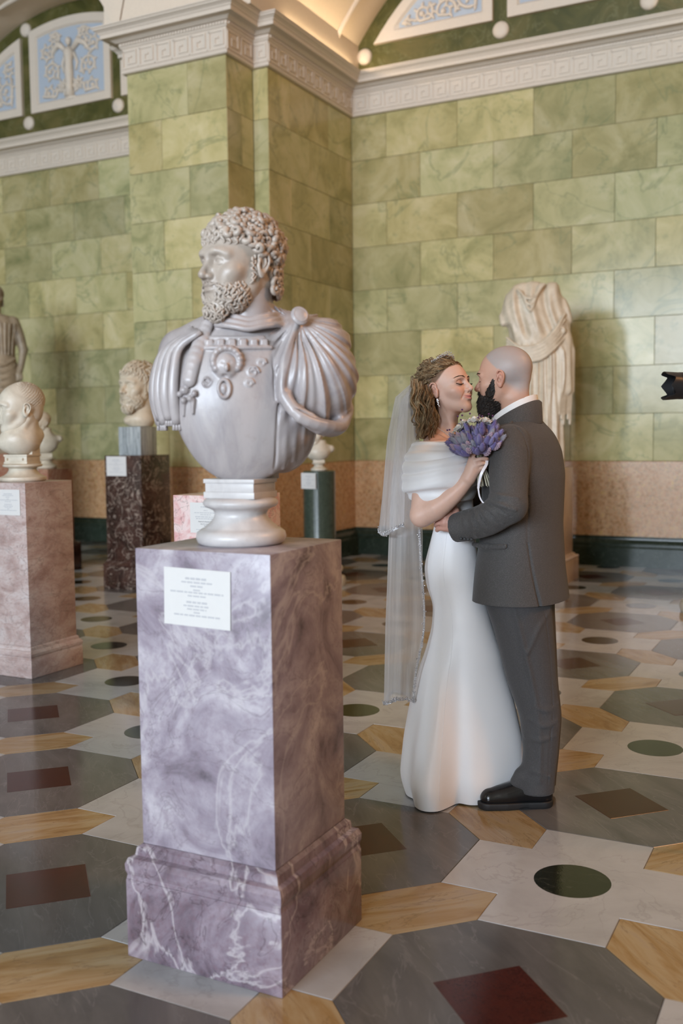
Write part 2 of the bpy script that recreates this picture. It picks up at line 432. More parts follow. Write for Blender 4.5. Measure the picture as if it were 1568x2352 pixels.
M['green_granite'] = marble('dark_green_granite', [(0.022, 0.034, 0.024), (0.05, 0.066, 0.05)], 22, None, rough=0.2, fine=(0.10, 0.13, 0.10))
M['cream_stone'] = marble('cream_pink_stone', [(0.40, 0.27, 0.18), (0.52, 0.39, 0.28), (0.56, 0.45, 0.34)], 3, (0.3, 0.2, 0.14), 4, 0.02, 0.4, 0.3, rnd_off=False)
M['striped'] = marble('striped_grey_marble', [(0.20, 0.23, 0.24), (0.36, 0.39, 0.40), (0.46, 0.49, 0.49)], 6, (0.10, 0.12, 0.12), 7, 0.03, 0.7, 0.25, rnd_off=False, stretch=(4.0, 4.0, 0.22))
# --- sculpture stone
def statue_stone(name, base, dark, rust, rough=0.42, streak=False):
    t = NT(name); v = t.coords(False, (1, 1, 0.35) if streak else (1, 1, 1))
    n = t.noise(v, 9, 7, 0.6, 0.8)
    c = t.ramp(n, [(0.3, dark), (0.52, base), (0.75, [min(1, q * 1.12) for q in base])])
    v2 = t.coords(False)
    c = t.mix(t.math('MULTIPLY', t.ramp(t.noise(v2, 22, 4, 0.7), [(0.55, 0.0), (0.8, 1.0)]), 0.25), c, rust)
    t.bsdf(c, rough, t.bump(t.noise(v2, 70, 3), 0.04), Subsurface_Weight=0.0); return t.m
M['bust'] = statue_stone('grey_violet_statuary_marble', (0.40, 0.365, 0.362), (0.27, 0.245, 0.255), (0.20, 0.125, 0.085), 0.33, True)
M['bust_head'] = statue_stone('aged_cream_statuary_marble', (0.43, 0.37, 0.315), (0.33, 0.27, 0.225), (0.20, 0.125, 0.08), 0.38)
M['socle'] = statue_stone('pale_grey_socle_marble', (0.52, 0.50, 0.495), (0.43, 0.41, 0.41), (0.28, 0.22, 0.2), 0.36)
M['ivory'] = statue_stone('ivory_statuary_marble', (0.58, 0.50, 0.38), (0.48, 0.40, 0.29), (0.26, 0.18, 0.10), 0.45)
M['ivory_pale'] = statue_stone('pale_statuary_marble', (0.56, 0.51, 0.42), (0.46, 0.41, 0.33), (0.28, 0.20, 0.13), 0.42)
M['tan_stone'] = statue_stone('tan_weathered_marble', (0.34, 0.265, 0.175), (0.24, 0.18, 0.115), (0.11, 0.075, 0.045), 0.5)
M['card'] = plain('white_card', (0.60, 0.59, 0.575), 0.6, 0.02)
M['ink'] = plain('grey_ink', (0.10, 0.10, 0.11), 0.6)
M['ink_pale'] = plain('pale_ink', (0.42, 0.42, 0.44), 0.6)
# ------------------------------------------------------------------ the room
WY, PY = 10.97, 8.57            # bay wall and pillar front
PATH = [(-12.26, 8.57), (-12.26, WY), (-6.94, WY), (-6.94, 9.06), (-6.77, 9.06), (-6.77, PY), (-5.56, PY), (-5.56, 9.06),
        (-5.385, 9.06), (-5.385, WY), (-0.155, WY), (-0.155, PY), (1.6, PY)]
SEGWALL = ['left', 'left', 'pillar', 'pillar', 'pillar', 'pillar', 'pillar', 'pillar', 'pillar', 'right', 'right', 'right']
Z_BASE, Z_DADO, Z_CORN, Z_TOP = 0.32, 1.125, 5.148, 5.583

def seg_n(i):
    a, b = Vector(PATH[i]), Vector(PATH[i+1]); d = (b - a).normalized(); return d, Vector((d.y, -d.x))
def mitre(i):
    if i == 0: return seg_n(0)[1]
    if i == len(PATH) - 1: return seg_n(i-1)[1]
    n1, n2 = seg_n(i-1)[1], seg_n(i)[1]; return (n1 + n2) / (1 + n1.dot(n2))
def sweep(i0, i1, prof):
    """moulding profile (offset, z) swept along PATH[i0..i1] with mitred corners"""
    v = []; f = []; m = len(prof)
    for i in range(i0, i1 + 1):
        p = Vector(PATH[i]); q = mitre(i)
        for off, z in prof: v.append((p.x + q.x * off, p.y + q.y * off, z))
    for i in range(i1 - i0):
        for k in range(m - 1): f.append((i*m+k, (i+1)*m+k, (i+1)*m+k+1, i*m+k+1))
    f.append(list(range(m))); f.append([(i1-i0)*m + k for k in range(m)][::-1])
    return v, f
RANGES = {'left': (0, 2), 'pillar': (2, 9), 'right': (9, 12)}
WLABEL = {'left': 'green marble wall of the bay beyond the dark marble pedestal', 'pillar': 'projecting green marble pillar in the corner behind the large bust',
          'right': 'green marble wall behind the couple and the headless statue'}
WALL = {}
for w, (a, b) in RANGES.items():
    mb = MB(); mb.add(*sweep(a, b, [(-0.25, 0.0), (-0.032, 0.0), (-0.032, Z_TOP), (-0.25, Z_TOP)]))
    WALL[w] = tag(mb.build('wall_' + w, M['joint']), WLABEL[w], kind='structure')
    mb = MB(); mb.add(*sweep(a, b, [(-0.03, Z_BASE - 0.02), (0.004, Z_BASE - 0.02), (0.004, Z_DADO - 0.006), (-0.006, Z_DADO), (-0.03, Z_DADO)]))
    tag(mb.build('dado', M['dado'], WALL[w]), 'speckled orange granite dado')
    mb = MB(); mb.add(*sweep(a, b, [(-0.03, 0), (0.075, 0), (0.075, 0.20), (0.068, 0.212), (0.06, 0.215), (0.06, 0.245), (0.05, 0.262), (0.03, 0.285), (0.028, 0.30), (0.014, 0.305), (0.014, Z_BASE), (-0.03, Z_BASE)]))
    bb = tag(mb.build('baseboard', M['base'], WALL[w]), 'black green marble base')

# marble blocks, each its own piece with chamfered edges
def block_mesh(w, h, cache={}):
    key = (round(w, 3), round(h, 3))
    if key not in cache:
        g, c, t = 0.0016, 0.0022, 0.035
        x0, x1, z0, z1 = g, w - g, g, h - g
        v = [(x0+c, 0, z0+c), (x1-c, 0, z0+c), (x1-c, 0, z1-c), (x0+c, 0, z1-c)]
        v += [(x0, c, z0), (x1, c, z0), (x1, c, z1), (x0, c, z1)] + [(x0, t, z0), (x1, t, z0), (x1, t, z1), (x0, t, z1)]
        f = [(0, 1, 2, 3)]
        for a in (0, 4):
            for k in range(4): f.append((a+k, a+4+k, a+4+(k+1) % 4, a+(k+1) % 4))
        me = bpy.data.meshes.new('marble_block'); me.from_pydata(v, [], f); me.update(); me.materials.append(M['green'])
        cache[key] = me
    return cache[key]
NROW = 8; RH = (Z_CORN - Z_DADO) / NROW
for i, w in enumerate(SEGWALL):
    a, b = Vector(PATH[i]), Vector(PATH[i+1]); L = (b - a).length; ang = math.atan2(b.y - a.y, b.x - a.x)
    d = (b - a).normalized(); BW = 0.875
    for r in range(NROW):
        z = Z_DADO + r * RH
        if L < 0.3: js = [0, L]
        elif L < 0.6: js = [0, L] if r % 2 else [0, L * .55, L]
        elif L < 1.3: js = [0, 0.75, L] if r % 2 else [0, 0.42, L]
        else:
            js = [0.0]; x = 0.445 if r % 2 == 1 else 0.868
            while x < L - 0.2:
                js.append(x); x += BW
            js.append(L)
        for x0, x1 in zip(js, js[1:]):
            p = a + d * x0; jit = rnd.uniform(-0.0012, 0.0012); nn = Vector((d.y, -d.x))
            o = link('marble_block', block_mesh(x1 - x0, RH), WALL[w], (p.x + nn.x * jit, p.y + nn.y * jit, z), (0, 0, ang))

# cornice with Greek key frieze
CP = [(-0.05, Z_CORN), (0.030, Z_CORN), (0.042, Z_CORN+0.008), (0.042, Z_CORN+0.03), (0.030, Z_CORN+0.036), (0.030, Z_CORN+0.245), (0.038, Z_CORN+0.25), (0.045, Z_CORN+0.262), (0.045, Z_CORN+0.275),
      (0.052, Z_CORN+0.28), (0.052, Z_CORN+0.325), (0.075, Z_CORN+0.33), (0.095, Z_CORN+0.35), (0.115, Z_CORN+0.365), (0.185, Z_CORN+0.37), (0.185, Z_CORN+0.43), (0.195, Z_CORN+0.435),
      (0.198, Z_CORN+0.45), (0.215, Z_CORN+0.475), (0.236, Z_CORN+0.49), (0.24, Z_CORN+0.51), (0.25, Z_CORN+0.515), (0.25, Z_TOP), (-0.05, Z_TOP)]
CP = [(o, z if z <= Z_CORN + .25 else Z_TOP if z == Z_TOP else Z_CORN + .25 + (z - Z_CORN - .25) * .65) for o, z in CP]
TRIM = {}
for n, (w, (a, b)) in enumerate(RANGES.items(), 1):
    mb = MB(); mb.add(*sweep(a, b, CP))
    TRIM[w] = tag(mb.build('trim_%d' % n, M['plaster'], smooth=True, angle=20), 'cream plaster cornice with Greek key frieze on the ' + {'left': 'far bay wall', 'pillar': 'projecting pillar', 'right': 'wall behind the couple'}[w], kind='structure')
# one key: raised fillet 0.2 wide, 0.19 high
def key_mesh():
    mb = MB(); t = 0.017; h = 0.185; w = 0.196; y0, y1 = -0.011, 0.004
    def bar(x0, z0, x1, z1): mb.box((x0, y0, z0), (x1, y1, z1))
    bar(0, 0, t, h); bar(0, h - t, w - .022, h); bar(w - .022 - t, .04, w - .022, h - t); bar(.062, .04, w - .022 - t, .04 + t)
    bar(.062, .04 + t, .062 + t, h - .062); bar(.062 + t, h - .062 - t, .115, h - .062); bar(t, 0, w, t)
    return mb.mesh('greek_key', M['plaster'])
KEY = key_mesh()
for i, w in enumerate(SEGWALL):
    a, b = Vector(PATH[i]), Vector(PATH[i+1]); d = (b - a).normalized(); nn = Vector((d.y, -d.x)); ang = math.atan2(d.y, d.x)
    L = (b - a).length; e0 = mitre(i) - nn; e1 = mitre(i+1) - nn
    s0 = e0.dot(d) * 0.03 if i else 0; s1 = e1.dot(d) * 0.03
    L2 = L + s1 - s0; n = max(1, int(round(L2 / 0.2))); st = L2 / n
    for k in range(n):
        p = a + d * (s0 + st * k + 0.008) + nn * 0.03
        o = link('greek_key', KEY, TRIM[w], (p.x, p.y, Z_CORN + 0.045), (0, 0, ang)); o.scale.x = st / 0.2 * 0.96
    # dentil row: far below ten pixels each
    if L2 > 0.3:
        mb = MB(); m = int(L2 / 0.034)
        for k in range(m): mb.box((s0 + .006 + k * L2 / m, -0.012, 0), (s0 + .026 + k * L2 / m, 0.004, 0.024))
        q = a + nn * 0.052; o = tag(mb.build('dentil_row', M['plaster'], TRIM[w], loc=(q.x, q.y, Z_CORN + 0.272), rot=(0, 0, ang)), kind='stuff')

# vaults and lunettes of the two bays
BAYS = {'left': -9.6, 'right': -2.77}; VZ, VR, BAND = 4.28, 3.016, 2.82
for bn, (w, cx) in enumerate(BAYS.items()):
    a0 = math.asin((Z_TOP - VZ) / VR); n = 40
    arc = [(cx - VR * math.cos(a0 + (math.pi - 2*a0) * i / n), VZ + VR * math.sin(a0 + (math.pi - 2*a0) * i / n)) for i in range(n + 1)]
    # lunette wall of dark green marble
    mb = MB(); mb.add([(x, WY, z) for x, z in arc], [list(range(n + 1))])
    lun = tag(mb.build('wall_lunette_' + w, M['green_dark']), 'dark green marble lunette framing relief panels above the ' + ('far bay cornice' if w == 'left' else 'cornice behind the couple'), kind='structure')
    # vault soffit with front arch face
    mb = MB(); hw = 3.42; v = []; f = []
    for x, z in arc: v += [(x, WY + .02, z), (x, PY, z), (cx + (x - cx) * hw / 2.66, PY, 8.3)]
    v = v[:]
    for i in range(n):
        f += [(3*i, 3*i+3, 3*i+4, 3*i+1), (3*i+1, 3*i+4, 3*i+5, 3*i+2)]
    mb.add(v, f)
    va = tag(mb.build('ceiling_vault_' + w, M['vault'], smooth=True, angle=30), 'cream plaster vault over the ' + ('far bay' if w == 'left' else 'bay behind the couple'), kind='structure')
    # coffers: raised frame and grey field along the vault
    for c0, c1 in ((a0 + 0.10, a0 + 0.42), (a0 + 0.48, a0 + 0.78), (a0 + 0.84, math.pi - a0 - 0.84), (math.pi - a0 - 0.78, math.pi - a0 - 0.48), (math.pi - a0 - 0.42, math.pi - a0 - 0.10)):
        P = lambda a, y, r: (cx - r * math.cos(a), y, VZ + r * math.sin(a))
        y0, y1 = PY + 0.35, WY - 0.5; m = 8
        loop = [P(c0 + (c1-c0)*k/m, y0, VR - .005) for k in range(m+1)] + [P(c1 - (c1-c0)*k/m, y1, VR - .005) for k in range(m+1)]
        mb = MB(); mb.tube(loop, 0.035, 6, closed=True); fr = mb.build('coffer_frame', M['plaster'], va, smooth=True)
        if c0 > a0 + 0.2:
            mb = MB(); k2 = []
            for k in range(m + 1):
                a = c0 + .07 + (c1 - c0 - .14) * k / m; k2 += [P(a, y0 + .25, VR - .006), P(a, y1 - .25, VR - .006)]
            mb.add(k2, [(2*k, 2*k+2, 2*k+3, 2*k+1) for k in range(m)]); mb.build('coffer_field', M['grey_coffer'], va, smooth=True)
    # panels
    hx = math.sqrt(BAND**2 - (5.92 - VZ)**2)
    for pn, (x0, x1) in enumerate(((-hx, -0.87), (-0.70, 0.70), (0.87, hx))):
        def loop(ins, r, m=14):
            xa, xb, zb = x0 + (ins if pn != 0 else ins * 2.4), x1 - (ins if pn != 2 else ins * 2.4), 5.92 + ins
            pts = [(xa, zb)] if pn != 0 else []
            pts = [(xa, zb), (xb, zb)]
            top = []
            for k in range(m + 1):
                x = xb + (xa - xb) * k / m; z = VZ + math.sqrt(max(0, (r - ins)**2 - x*x)); top.append((x, max(z, zb + .002)))
            return pts + top
        A, B, C_ = loop(0, BAND), loop(0.105, BAND), loop(0.13, BAND); k = len(A)
        y = WY
        v = [(cx+x, y, z) for x, z in A] + [(cx+x, y-.05, z) for x, z in A] + [(cx+x, y-.05, z) for x, z in B] + [(cx+x, y-.02, z) for x, z in C_]
        f = []
        for q in range(3):
            for i in range(k): f.append((q*k+i, q*k+(i+1) % k, (q+1)*k+(i+1) % k, (q+1)*k+i))
        mb = MB(); mb.add(v, f); pf = mb.build('panel_frame', M['plaster'], lun)
        mb = MB(); mb.add([(cx+x, y-.02, z) for x, z in C_], [list(range(k))]); mb.build('panel_field', M['blue'], lun)
        # plaster relief: scrolling vine, mirrored, and a winged figure in the middle panel
        mb = MB(); Y = y - 0.026
        def inside(x, z, m=.16):
            return x0 + m < x < x1 - m and 5.92 + m < z < VZ + math.sqrt(max(0.01, (BAND - m)**2 - x*x))
        def spiral(sx, sz, r, turns, dr, a=0.0, th=.022):
            pts = [(sx + r*(1 - .82*t)*math.cos(a + dr*turns*6.283*t), sz + r*(1 - .82*t)*math.sin(a + dr*turns*6.283*t)) for t in [q / 30 for q in range(31)]]
            pts = [p for p in pts if inside(*p)]
            if len(pts) > 4:
                mb.tube([(cx+px, Y, pz) for px, pz in pts], [th*(1 - .55*i/len(pts)) for i in range(len(pts))], 6)
                e = pts[-1]; mb.ball((cx+e[0], Y, e[1]), th*1.6, 8, 5)
                for q in range(1, len(pts) - 3, 3):
                    px, pz = pts[q]; mx, mz = px - sx, pz - sz; l = math.hypot(mx, mz) or 1
                    lx, lz = px + mx/l*th*2.3, pz + mz/l*th*2.3
                    if inside(lx, lz, .13): mb.tube([(cx+px, Y, pz), (cx+(px+lx)/2 + mz/l*th*.7, Y-.004, (pz+lz)/2 - mx/l*th*.7), (cx+lx + mz/l*th*1.6, Y, lz - mx/l*th*1.6)], [th*.5, th*.9, th*.25], 6)
        xm = (x0 + x1) / 2
        if pn == 1:
            for sg in (-1, 1):
                for sx, sz, r, tr, dr, a in ((.36, 6.14, .13, 1.6, 1, 2.6), (.33, 6.42, .14, 1.6, -1, 4.0), (.40, 6.70, .12, 1.5, 1, 2.4), (.14, 6.2, .08, 1.3, -1, 4.5), (.26, 6.86, .09, 1.4, -1, 4.0)):
                    spiral(sg*sx, sz, r, tr, dr*sg, a if sg > 0 else math.pi - a)
                mb.tube([(cx+sg*.06, Y-.01, 6.66), (cx+sg*.17, Y-.01, 6.76), (cx+sg*.28, Y, 6.70), (cx+sg*.33, Y, 6.60)], [.035, .05, .04, .012], 8)
                mb.tube([(cx+sg*.07, Y, 6.62), (cx+sg*.13, Y, 6.48), (cx+sg*.10, Y, 6.38)], [.028, .024, .018], 7)
            mb.tube([(cx, Y-.015, 6.05), (cx, Y-.02, 6.2), (cx, Y-.02, 6.36), (cx, Y-.02, 6.5), (cx, Y-.02, 6.62), (cx, Y-.015, 6.70)], [.07, .05, .065, .055, .075, .03], 10)
            mb.ball((cx, Y-.02, 6.77), (.045, .045, .058)); mb.ball((cx, Y-.01, 6.03), (.12, .03, .035))
        else:
            sg = -1 if pn == 0 else 1
            for sx, sz, r, tr, dr, a in ((1.14, 6.28, .20, 1.8, 1, 2.0), (1.42, 6.14, .14, 1.7, -1, 4.2), (1.10, 6.56, .12, 1.5, -1, 4.0), (1.68, 6.16, .12, 1.6, 1, 2.2), (1.9, 6.08, .07, 1.3, -1, 4), (1.38, 6.42, .10, 1.4, 1, 2)):
                spiral(sg*sx, sz, r, tr, dr*sg, a if sg > 0 else math.pi - a)
        if mb.v: mb.build('plaster_relief', M['plaster'], lun, smooth=True)
    # round bosses
    for x in (-0.785, 0.785, -2.43, 2.43):
        for z in ((5.815, 7.07) if abs(x) < 1 else (5.815,)):
            mb = MB(); mb.lathe([(0.0, 0.045), (0.05, 0.042), (0.082, 0.03), (0.092, 0.012), (0.092, 0.0)], 24)
            o = mb.build('round_boss', M['plaster'], lun, smooth=True, angle=50, loc=(cx + x, WY, z), rot=(R(90), 0, 0))
# pale wall above the pillars
for px0, px1 in ((-7.06, -5.28), (-0.25, 1.6), (-13.6, -12.2)):
    mb = MB(); mb.box((px0, PY + .02, Z_TOP), (px1, WY, 8.3)); tag(mb.build('wall_impost', M['vault']), 'cream plaster wall above the cornice of the pillar', kind='structure')
# lamps hidden on the cornice, washing the vault
M['lamp_warm'] = emit('warm_cornice_lamp', (1.0, 0.76, 0.48), 60.0)
for (lx, y0, y1, lab) in ((-5.27, 9.2, 10.8, 'warm strip lamp on the pillar cornice, lighting the vault behind the couple'), (-0.27, 9.2, 10.8, 'warm strip lamp on the far cornice side of the bay behind the couple'), (-7.06, 9.2, 10.8, 'warm strip lamp on the pillar cornice, lighting the far bay vault')):
    e = empty('strip_lamp', (lx, y0, Z_TOP)); tag(e, lab, 'lamp')
    mb = MB(); mb.box((-.04, 0, 0), (.04, y1 - y0, .02)); mb.build('lamp_tray', M['plaster'], e)
    mb = MB(); mb.tube([(0, .02, .035), (0, y1 - y0 - .02, .035)], 0.016, 8); mb.build('lamp_tube', M['lamp_warm'], e)
# ceiling, window wall, side walls
mb = MB(); mb.box((-14.2, WIN_Y - .3, 8.3), (9.2, 11.4, 8.5)); tag(mb.build('ceiling', M['vault']), 'pale plaster ceiling of the hall', kind='structure')
def slab(name, lo, hi, m, lab):
    mb = MB(); mb.box(lo, hi); return tag(mb.build(name, m), lab, kind='structure')
wl = slab('wall_side', (-14.2, WIN_Y - .3, 0), (-13.9, 11.4, 8.3), M['room'], 'plain olive side wall of the hall')
slab('wall_end', (9.0, WIN_Y - .3, 0), (9.2, 11.4, 8.3), M['room'], 'plain olive end wall of the hall')
slab('wall_beyond', (1.6, PY, 0), (9.0, PY + .2, 8.3), M['room'], 'plain olive wall past the last pillar')
xs = [-13.9] + [q for w in WINDOWS for q in (w - 1.0, w + 1.0)] + [9.0]
mb = MB()
for i in range(0, len(xs), 2): mb.box((xs[i], WIN_Y - .3, 0), (xs[i+1], WIN_Y, 8.3))
for w in WINDOWS:
    mb.box((w - 1, WIN_Y - .3, 0), (w + 1, WIN_Y, WIN_Z0)); mb.box((w - 1, WIN_Y - .3, WIN_Z1), (w + 1, WIN_Y, 8.3))
tag(mb.build('wall_window', M['room']), 'olive wall with five tall windows at the far end of the hall', kind='structure')
for n, w in enumerate(WINDOWS, 1):
    e = tag(empty('window_%d' % n, (w, WIN_Y, WIN_Z0)), 'tall window with white wooden bars', kind='structure')
    for x in (-1, -.34, .32, .96):
        mb = MB(); mb.box((x, -.1, 0), (x + .04, -.04, WIN_Z1 - WIN_Z0)); mb.build('window_bar', M['plaster'], e)
    for z in (0, 1.15, 2.35, 3.55, 4.75):
        mb = MB(); mb.box((-1, -.1, z), (1, -.04, z + .05)); mb.build('window_bar', M['plaster'], e)

# ------------------------------------------------------------------ inlaid floor
FP = 1.0800; FO = Vector((-0.784, 2.403)); FU = Vector((math.sqrt(.5), math.sqrt(.5))); FV = Vector((-math.sqrt(.5), math.sqrt(.5)))
mb = MB(); mb.box((-14.0, WIN_Y - .3, -0.08), (9.0, 11.2, -0.004))
floor = tag(mb.build('floor', M['f_joint']), 'inlaid floor of grey octagons, white crosses and ochre hexagons', kind='structure')
def tile_mesh(name, poly, m, top=0.0, g=0.0009):
    c = sum((Vector(p) for p in poly), Vector((0, 0))) / len(poly); n = len(poly)
    def off(q): # shrink by g along the polygon's own normals
        out = []
        for i in range(n):
            a, b, d = Vector(poly[i-1]), Vector(poly[i]), Vector(poly[(i+1) % n])
            e1, e2 = (b - a).normalized(), (d - b).normalized(); n1, n2 = Vector((-e1.y, e1.x)), Vector((-e2.y, e2.x))
            out.append(b + (n1 + n2) / max(0.2, 1 + n1.dot(n2)) * q)
        return out
    A, B = off(g), off(g + .0012)
    me = bpy.data.meshes.new(name)
    v = [(p.x, p.y, top) for p in B] + [(p.x, p.y, top - .0012) for p in A] + [(p.x, p.y, -.006) for p in A]
    f = [list(range(n))] + [(q*n+i, (q+1)*n+i, (q+1)*n+(i+1) % n, q*n+(i+1) % n) for q in (0, 1) for i in range(n)]
    me.from_pydata(v, [], f); me.update(); me.materials.append(m); return me
e8 = FP / 8
OCT = tile_mesh('octagon_tile', [(3*e8, -e8), (3*e8, e8), (e8, 3*e8), (-e8, 3*e8), (-3*e8, e8), (-3*e8, -e8), (-e8, -3*e8), (e8, -3*e8)], M['f_grey'])
CRO = tile_mesh('cross_tile', [(3*e8, -e8), (3*e8, -e8), (2*e8, 0), (3*e8, e8), (e8, 3*e8), (0, 2*e8), (-e8, 3*e8), (-3*e8, e8), (-2*e8, 0), (-3*e8, -e8), (-e8, -3*e8), (0, -2*e8), (e8, -3*e8)][1:], M['f_white'])
HEX = tile_mesh('hexagon_tile', [(-e8, -e8), (e8, -e8), (2*e8, 0), (e8, e8), (-e8, e8), (-2*e8, 0)], M['f_yellow'])
SQR = tile_mesh('square_inlay', [(-.12*FP, -.12*FP), (.12*FP, -.12*FP), (.12*FP, .12*FP), (-.12*FP, .12*FP)], M['f_red'], 0.0007)
DSC = tile_mesh('disc_inlay', [(.116*FP*math.cos(2*math.pi*i/40), .116*FP*math.sin(2*math.pi*i/40)) for i in range(40)], M['f_green'], 0.0007)
fang = R(45)
def seen(p): # generous wedge in front of the camera
    dx, dy = p.x, p.y; a = math.degrees(math.atan2(-dx, dy)); d = math.hypot(dx, dy)
    return p.y < WY + .3 and p.x > -12.5 and d > 1.6 and -6 < a < 58 or d < 3.2 and p.y > 0.4 and -40 < a < 80
rest = {k: [] for k in ('OCT', 'CRO', 'HEX', 'HEXV', 'SQR', 'DSC')}
spots = []
for i in range(-30, 20):
    for j in range(-30, 20):
        p = FO + FU * (FP * i) + FV * (FP * j)
        spots += [('octagon_tile', OCT, p, 0), ('square_inlay', SQR, p, 0), ('cross_tile', CRO, p + (FU + FV) * FP/2, 0), ('disc_inlay', DSC, p + (FU + FV) * FP/2, 0),
                  ('hexagon_tile', HEX, p + FV * FP/2, 0), ('hexagon_tile', HEX, p + FU * FP/2, 90)]
others = {}
for name, me, p, r in spots:
    if not (-14.0 < p.x < 9 and WIN_Y < p.y < 11.3): continue
    if seen(p):
        link(name, me, floor, (p.x, p.y, rnd.uniform(-.0004, .0004)), (0, 0, fang + R(r + 180 * rnd.randint(0, 1))))
    else: others.setdefault(name, (me, []))[1].append((p, r))
for name, (me, L) in others.items():   # the same tiles behind and beside the camera, joined
    mb = MB()
    vs = [q.co.copy() for q in me.vertices]; fs = [list(q.vertices) for q in me.polygons]
    for p, r in L:
        mb.M = Matrix.Translation((p.x, p.y, 0)) @ Matrix.Rotation(fang + R(r), 4, 'Z'); mb.add(vs, fs)
    tag(mb.build(name + '_field', me.materials[0], floor), kind='stuff')
# ------------------------------------------------------------------ pedestals
def pedestal(name, lab, x0, x1, y0, y1, h, m, plinth=None, cap=None, base_m=None, inset=0.03, group=None):
    """square shaft x0..x1, y0..y1 on a moulded plinth; plinth=(height of block, height of moulding)"""
    cx, cy = (x0 + x1) / 2, (y0 + y1) / 2; e = tag(empty(name, (cx, cy, 0)), lab, 'pedestal', group)
    hx, hy = (x1 - x0) / 2, (y1 - y0) / 2; zb = 0.0
    if plinth:
        a, b = plinth; zb = a + b; mb = MB()
        mb.box((-hx - inset, -hy - inset, 0), (hx + inset, hy + inset, a), 0.004); mb.build('plinth', base_m or m, e, smooth=True, angle=40)
        mb = MB(); prof = [(inset - .002, a), (inset - .004, a + b * .12), (inset + 0.000, a + b * .25), (inset + .001, a + b * .45), (inset - .006, a + b * .62), (inset * .45, a + b * .68), (inset * .35, a + b * .9), (0.0, a + b)]
        for k in range(len(prof) - 1):
            (o0, z0), (o1, z1) = prof[k], prof[k+1]
            A = [(-hx-o0, -hy-o0, z0), (hx+o0, -hy-o0, z0), (hx+o0, hy+o0, z0), (-hx-o0, hy+o0, z0)]; B = [(-hx-o1, -hy-o1, z1), (hx+o1, -hy-o1, z1), (hx+o1, hy+o1, z1), (-hx-o1, hy+o1, z1)]
            mb.add(A + B, [(i, (i+1) % 4, 4+(i+1) % 4, 4+i) for i in range(4)])
        mb.build('base_moulding', base_m or m, e)
    mb = MB(); mb.box((-hx, -hy, zb), (hx, hy, h), 0.003); mb.build('shaft', m, e, smooth=True, angle=40)
    return e
def card(e, x, y, z, w, h, lines, text=None, rz=0.0, tilt=0.0):
    """white label on a face looking towards -Y (local), with rows of print"""
    mb = MB(); mb.box((-w/2, -.003, -h), (w/2, 0, 0)); c = mb.build('label_card', M['card'], e, loc=(x, y - .0008, z), rot=(0, tilt, rz))
    if text:
        for (s, size, zz, m) in text:
            cu = bpy.data.curves.new('print', 'FONT'); cu.body = s; cu.size = size; cu.align_x = 'CENTER'; cu.materials.append(M[m])
            o = bpy.data.objects.new('print_tmp', cu); COL.objects.link(o)
            me = bpy.data.meshes.new_from_object(o.evaluated_get(bpy.context.evaluated_depsgraph_get())); bpy.data.objects.remove(o, do_unlink=True)
            link('printed_line', me, c, (0, -.0036, zz), (R(90), 0, 0))
    r = random.Random(int(w*1000) + len(lines) if lines else 1)
    for zz, f, hh in (lines or ()):      # print too small to read: rows of word-long strokes
        mb = MB(); x = -w*f/2
        while x < w*f/2 - .003:
            l = min(r.uniform(.008, .022), w*f/2 - x); mb.box((x, -.0036, zz*h - hh/2), (x + l, -.0028, zz*h + hh/2)); x += l + .0035
        mb.build('printed_line', M['ink_pale'], c)['kind'] = 'stuff'
    return c
ROWS = ((-.17, .34, .0055), (-.235, .46, .0042), (-.30, .19, .0042), (-.365, .10, .0038), (-.41, .80, .0042), (-.47, .27, .0038), (-.58, .31, .0050), (-.645, .40, .0040), (-.70, .29, .0040), (-.755, .09, .0038), (-.81, .69, .0042))
ped_main = pedestal('marble_pedestal', 'lavender grey marble pedestal carrying the large curly-haired bust, white card on its face', -1.752, -1.322, 2.197, 2.60, 1.152, M['lavender'], (0.225, 0.095), base_m=M['lavender_base'], inset=0.036)
card(ped_main, -.01, -.2015, .528, .212, .155, ROWS, None, tilt=R(1.2))
for ch in ped_main.children:
    if ch.name.startswith('label_card'): ch.location.z = 1.152 - .048
ped_bald = pedestal('marble_pedestal', 'rose grey marble pedestal under the close-cropped bust', -4.83, -4.415, 4.52, 4.925, 1.182, M['rose_grey'], (0.115, 0.075), inset=0.026)
card(ped_bald, .072, -.2035, 1.142, .19, .155, ROWS, None)
ped_pink = pedestal('marble_pedestal', 'pink and white veined marble pedestal standing behind the lavender one', -3.13, -2.70, 4.245, 4.60, 1.15, M['pink'], (0.12, 0.06), inset=0.025)
card(ped_pink, -.012, -.179, 1.115, .19, .155, ((-.14, .30, .0050), (-.26, .12, .0036), (-.335, .72, .0034), (-.395, .34, .0034), (-.47, .66, .0040), (-.53, .62, .0040), (-.835, .20, .0034), (-.89, .62, .0034)), [('Head of a Roman Gaul', .0098, -.1, 'ink'), ('Italy, 3rd century AD', .0074, -.111, 'ink'), ('Marble', .0074, -.121, 'ink')])
ped_dark = pedestal('marble_pedestal', 'dark red brown marble pedestal with white veins under the striped block', -6.37, -5.945, 7.57, 8.02, 1.27, M['dark_red'], (0.20, 0.07), inset=0.03)
card(ped_dark, -.07, -.226, 1.262, .235, .185, ROWS, None)
ped_small = pedestal('marble_pedestal', 'red brown marble pedestal on a dark plinth by the far bay wall', -8.05, -7.65, 8.17, 8.55, 1.11, M['red_brown'], (0.26, 0.05), base_m=M['dark_plinth'], inset=0.05)
card(ped_small, -.04, -.1905, 1.105, .21, .16, ROWS, None)
ped_statue = pedestal('marble_pedestal', 'tall cream stone pedestal under the headless draped statue', -2.93, -2.46, 9.42, 9.86, 1.10, M['cream_stone'], (0.20, 0.06), inset=0.05)
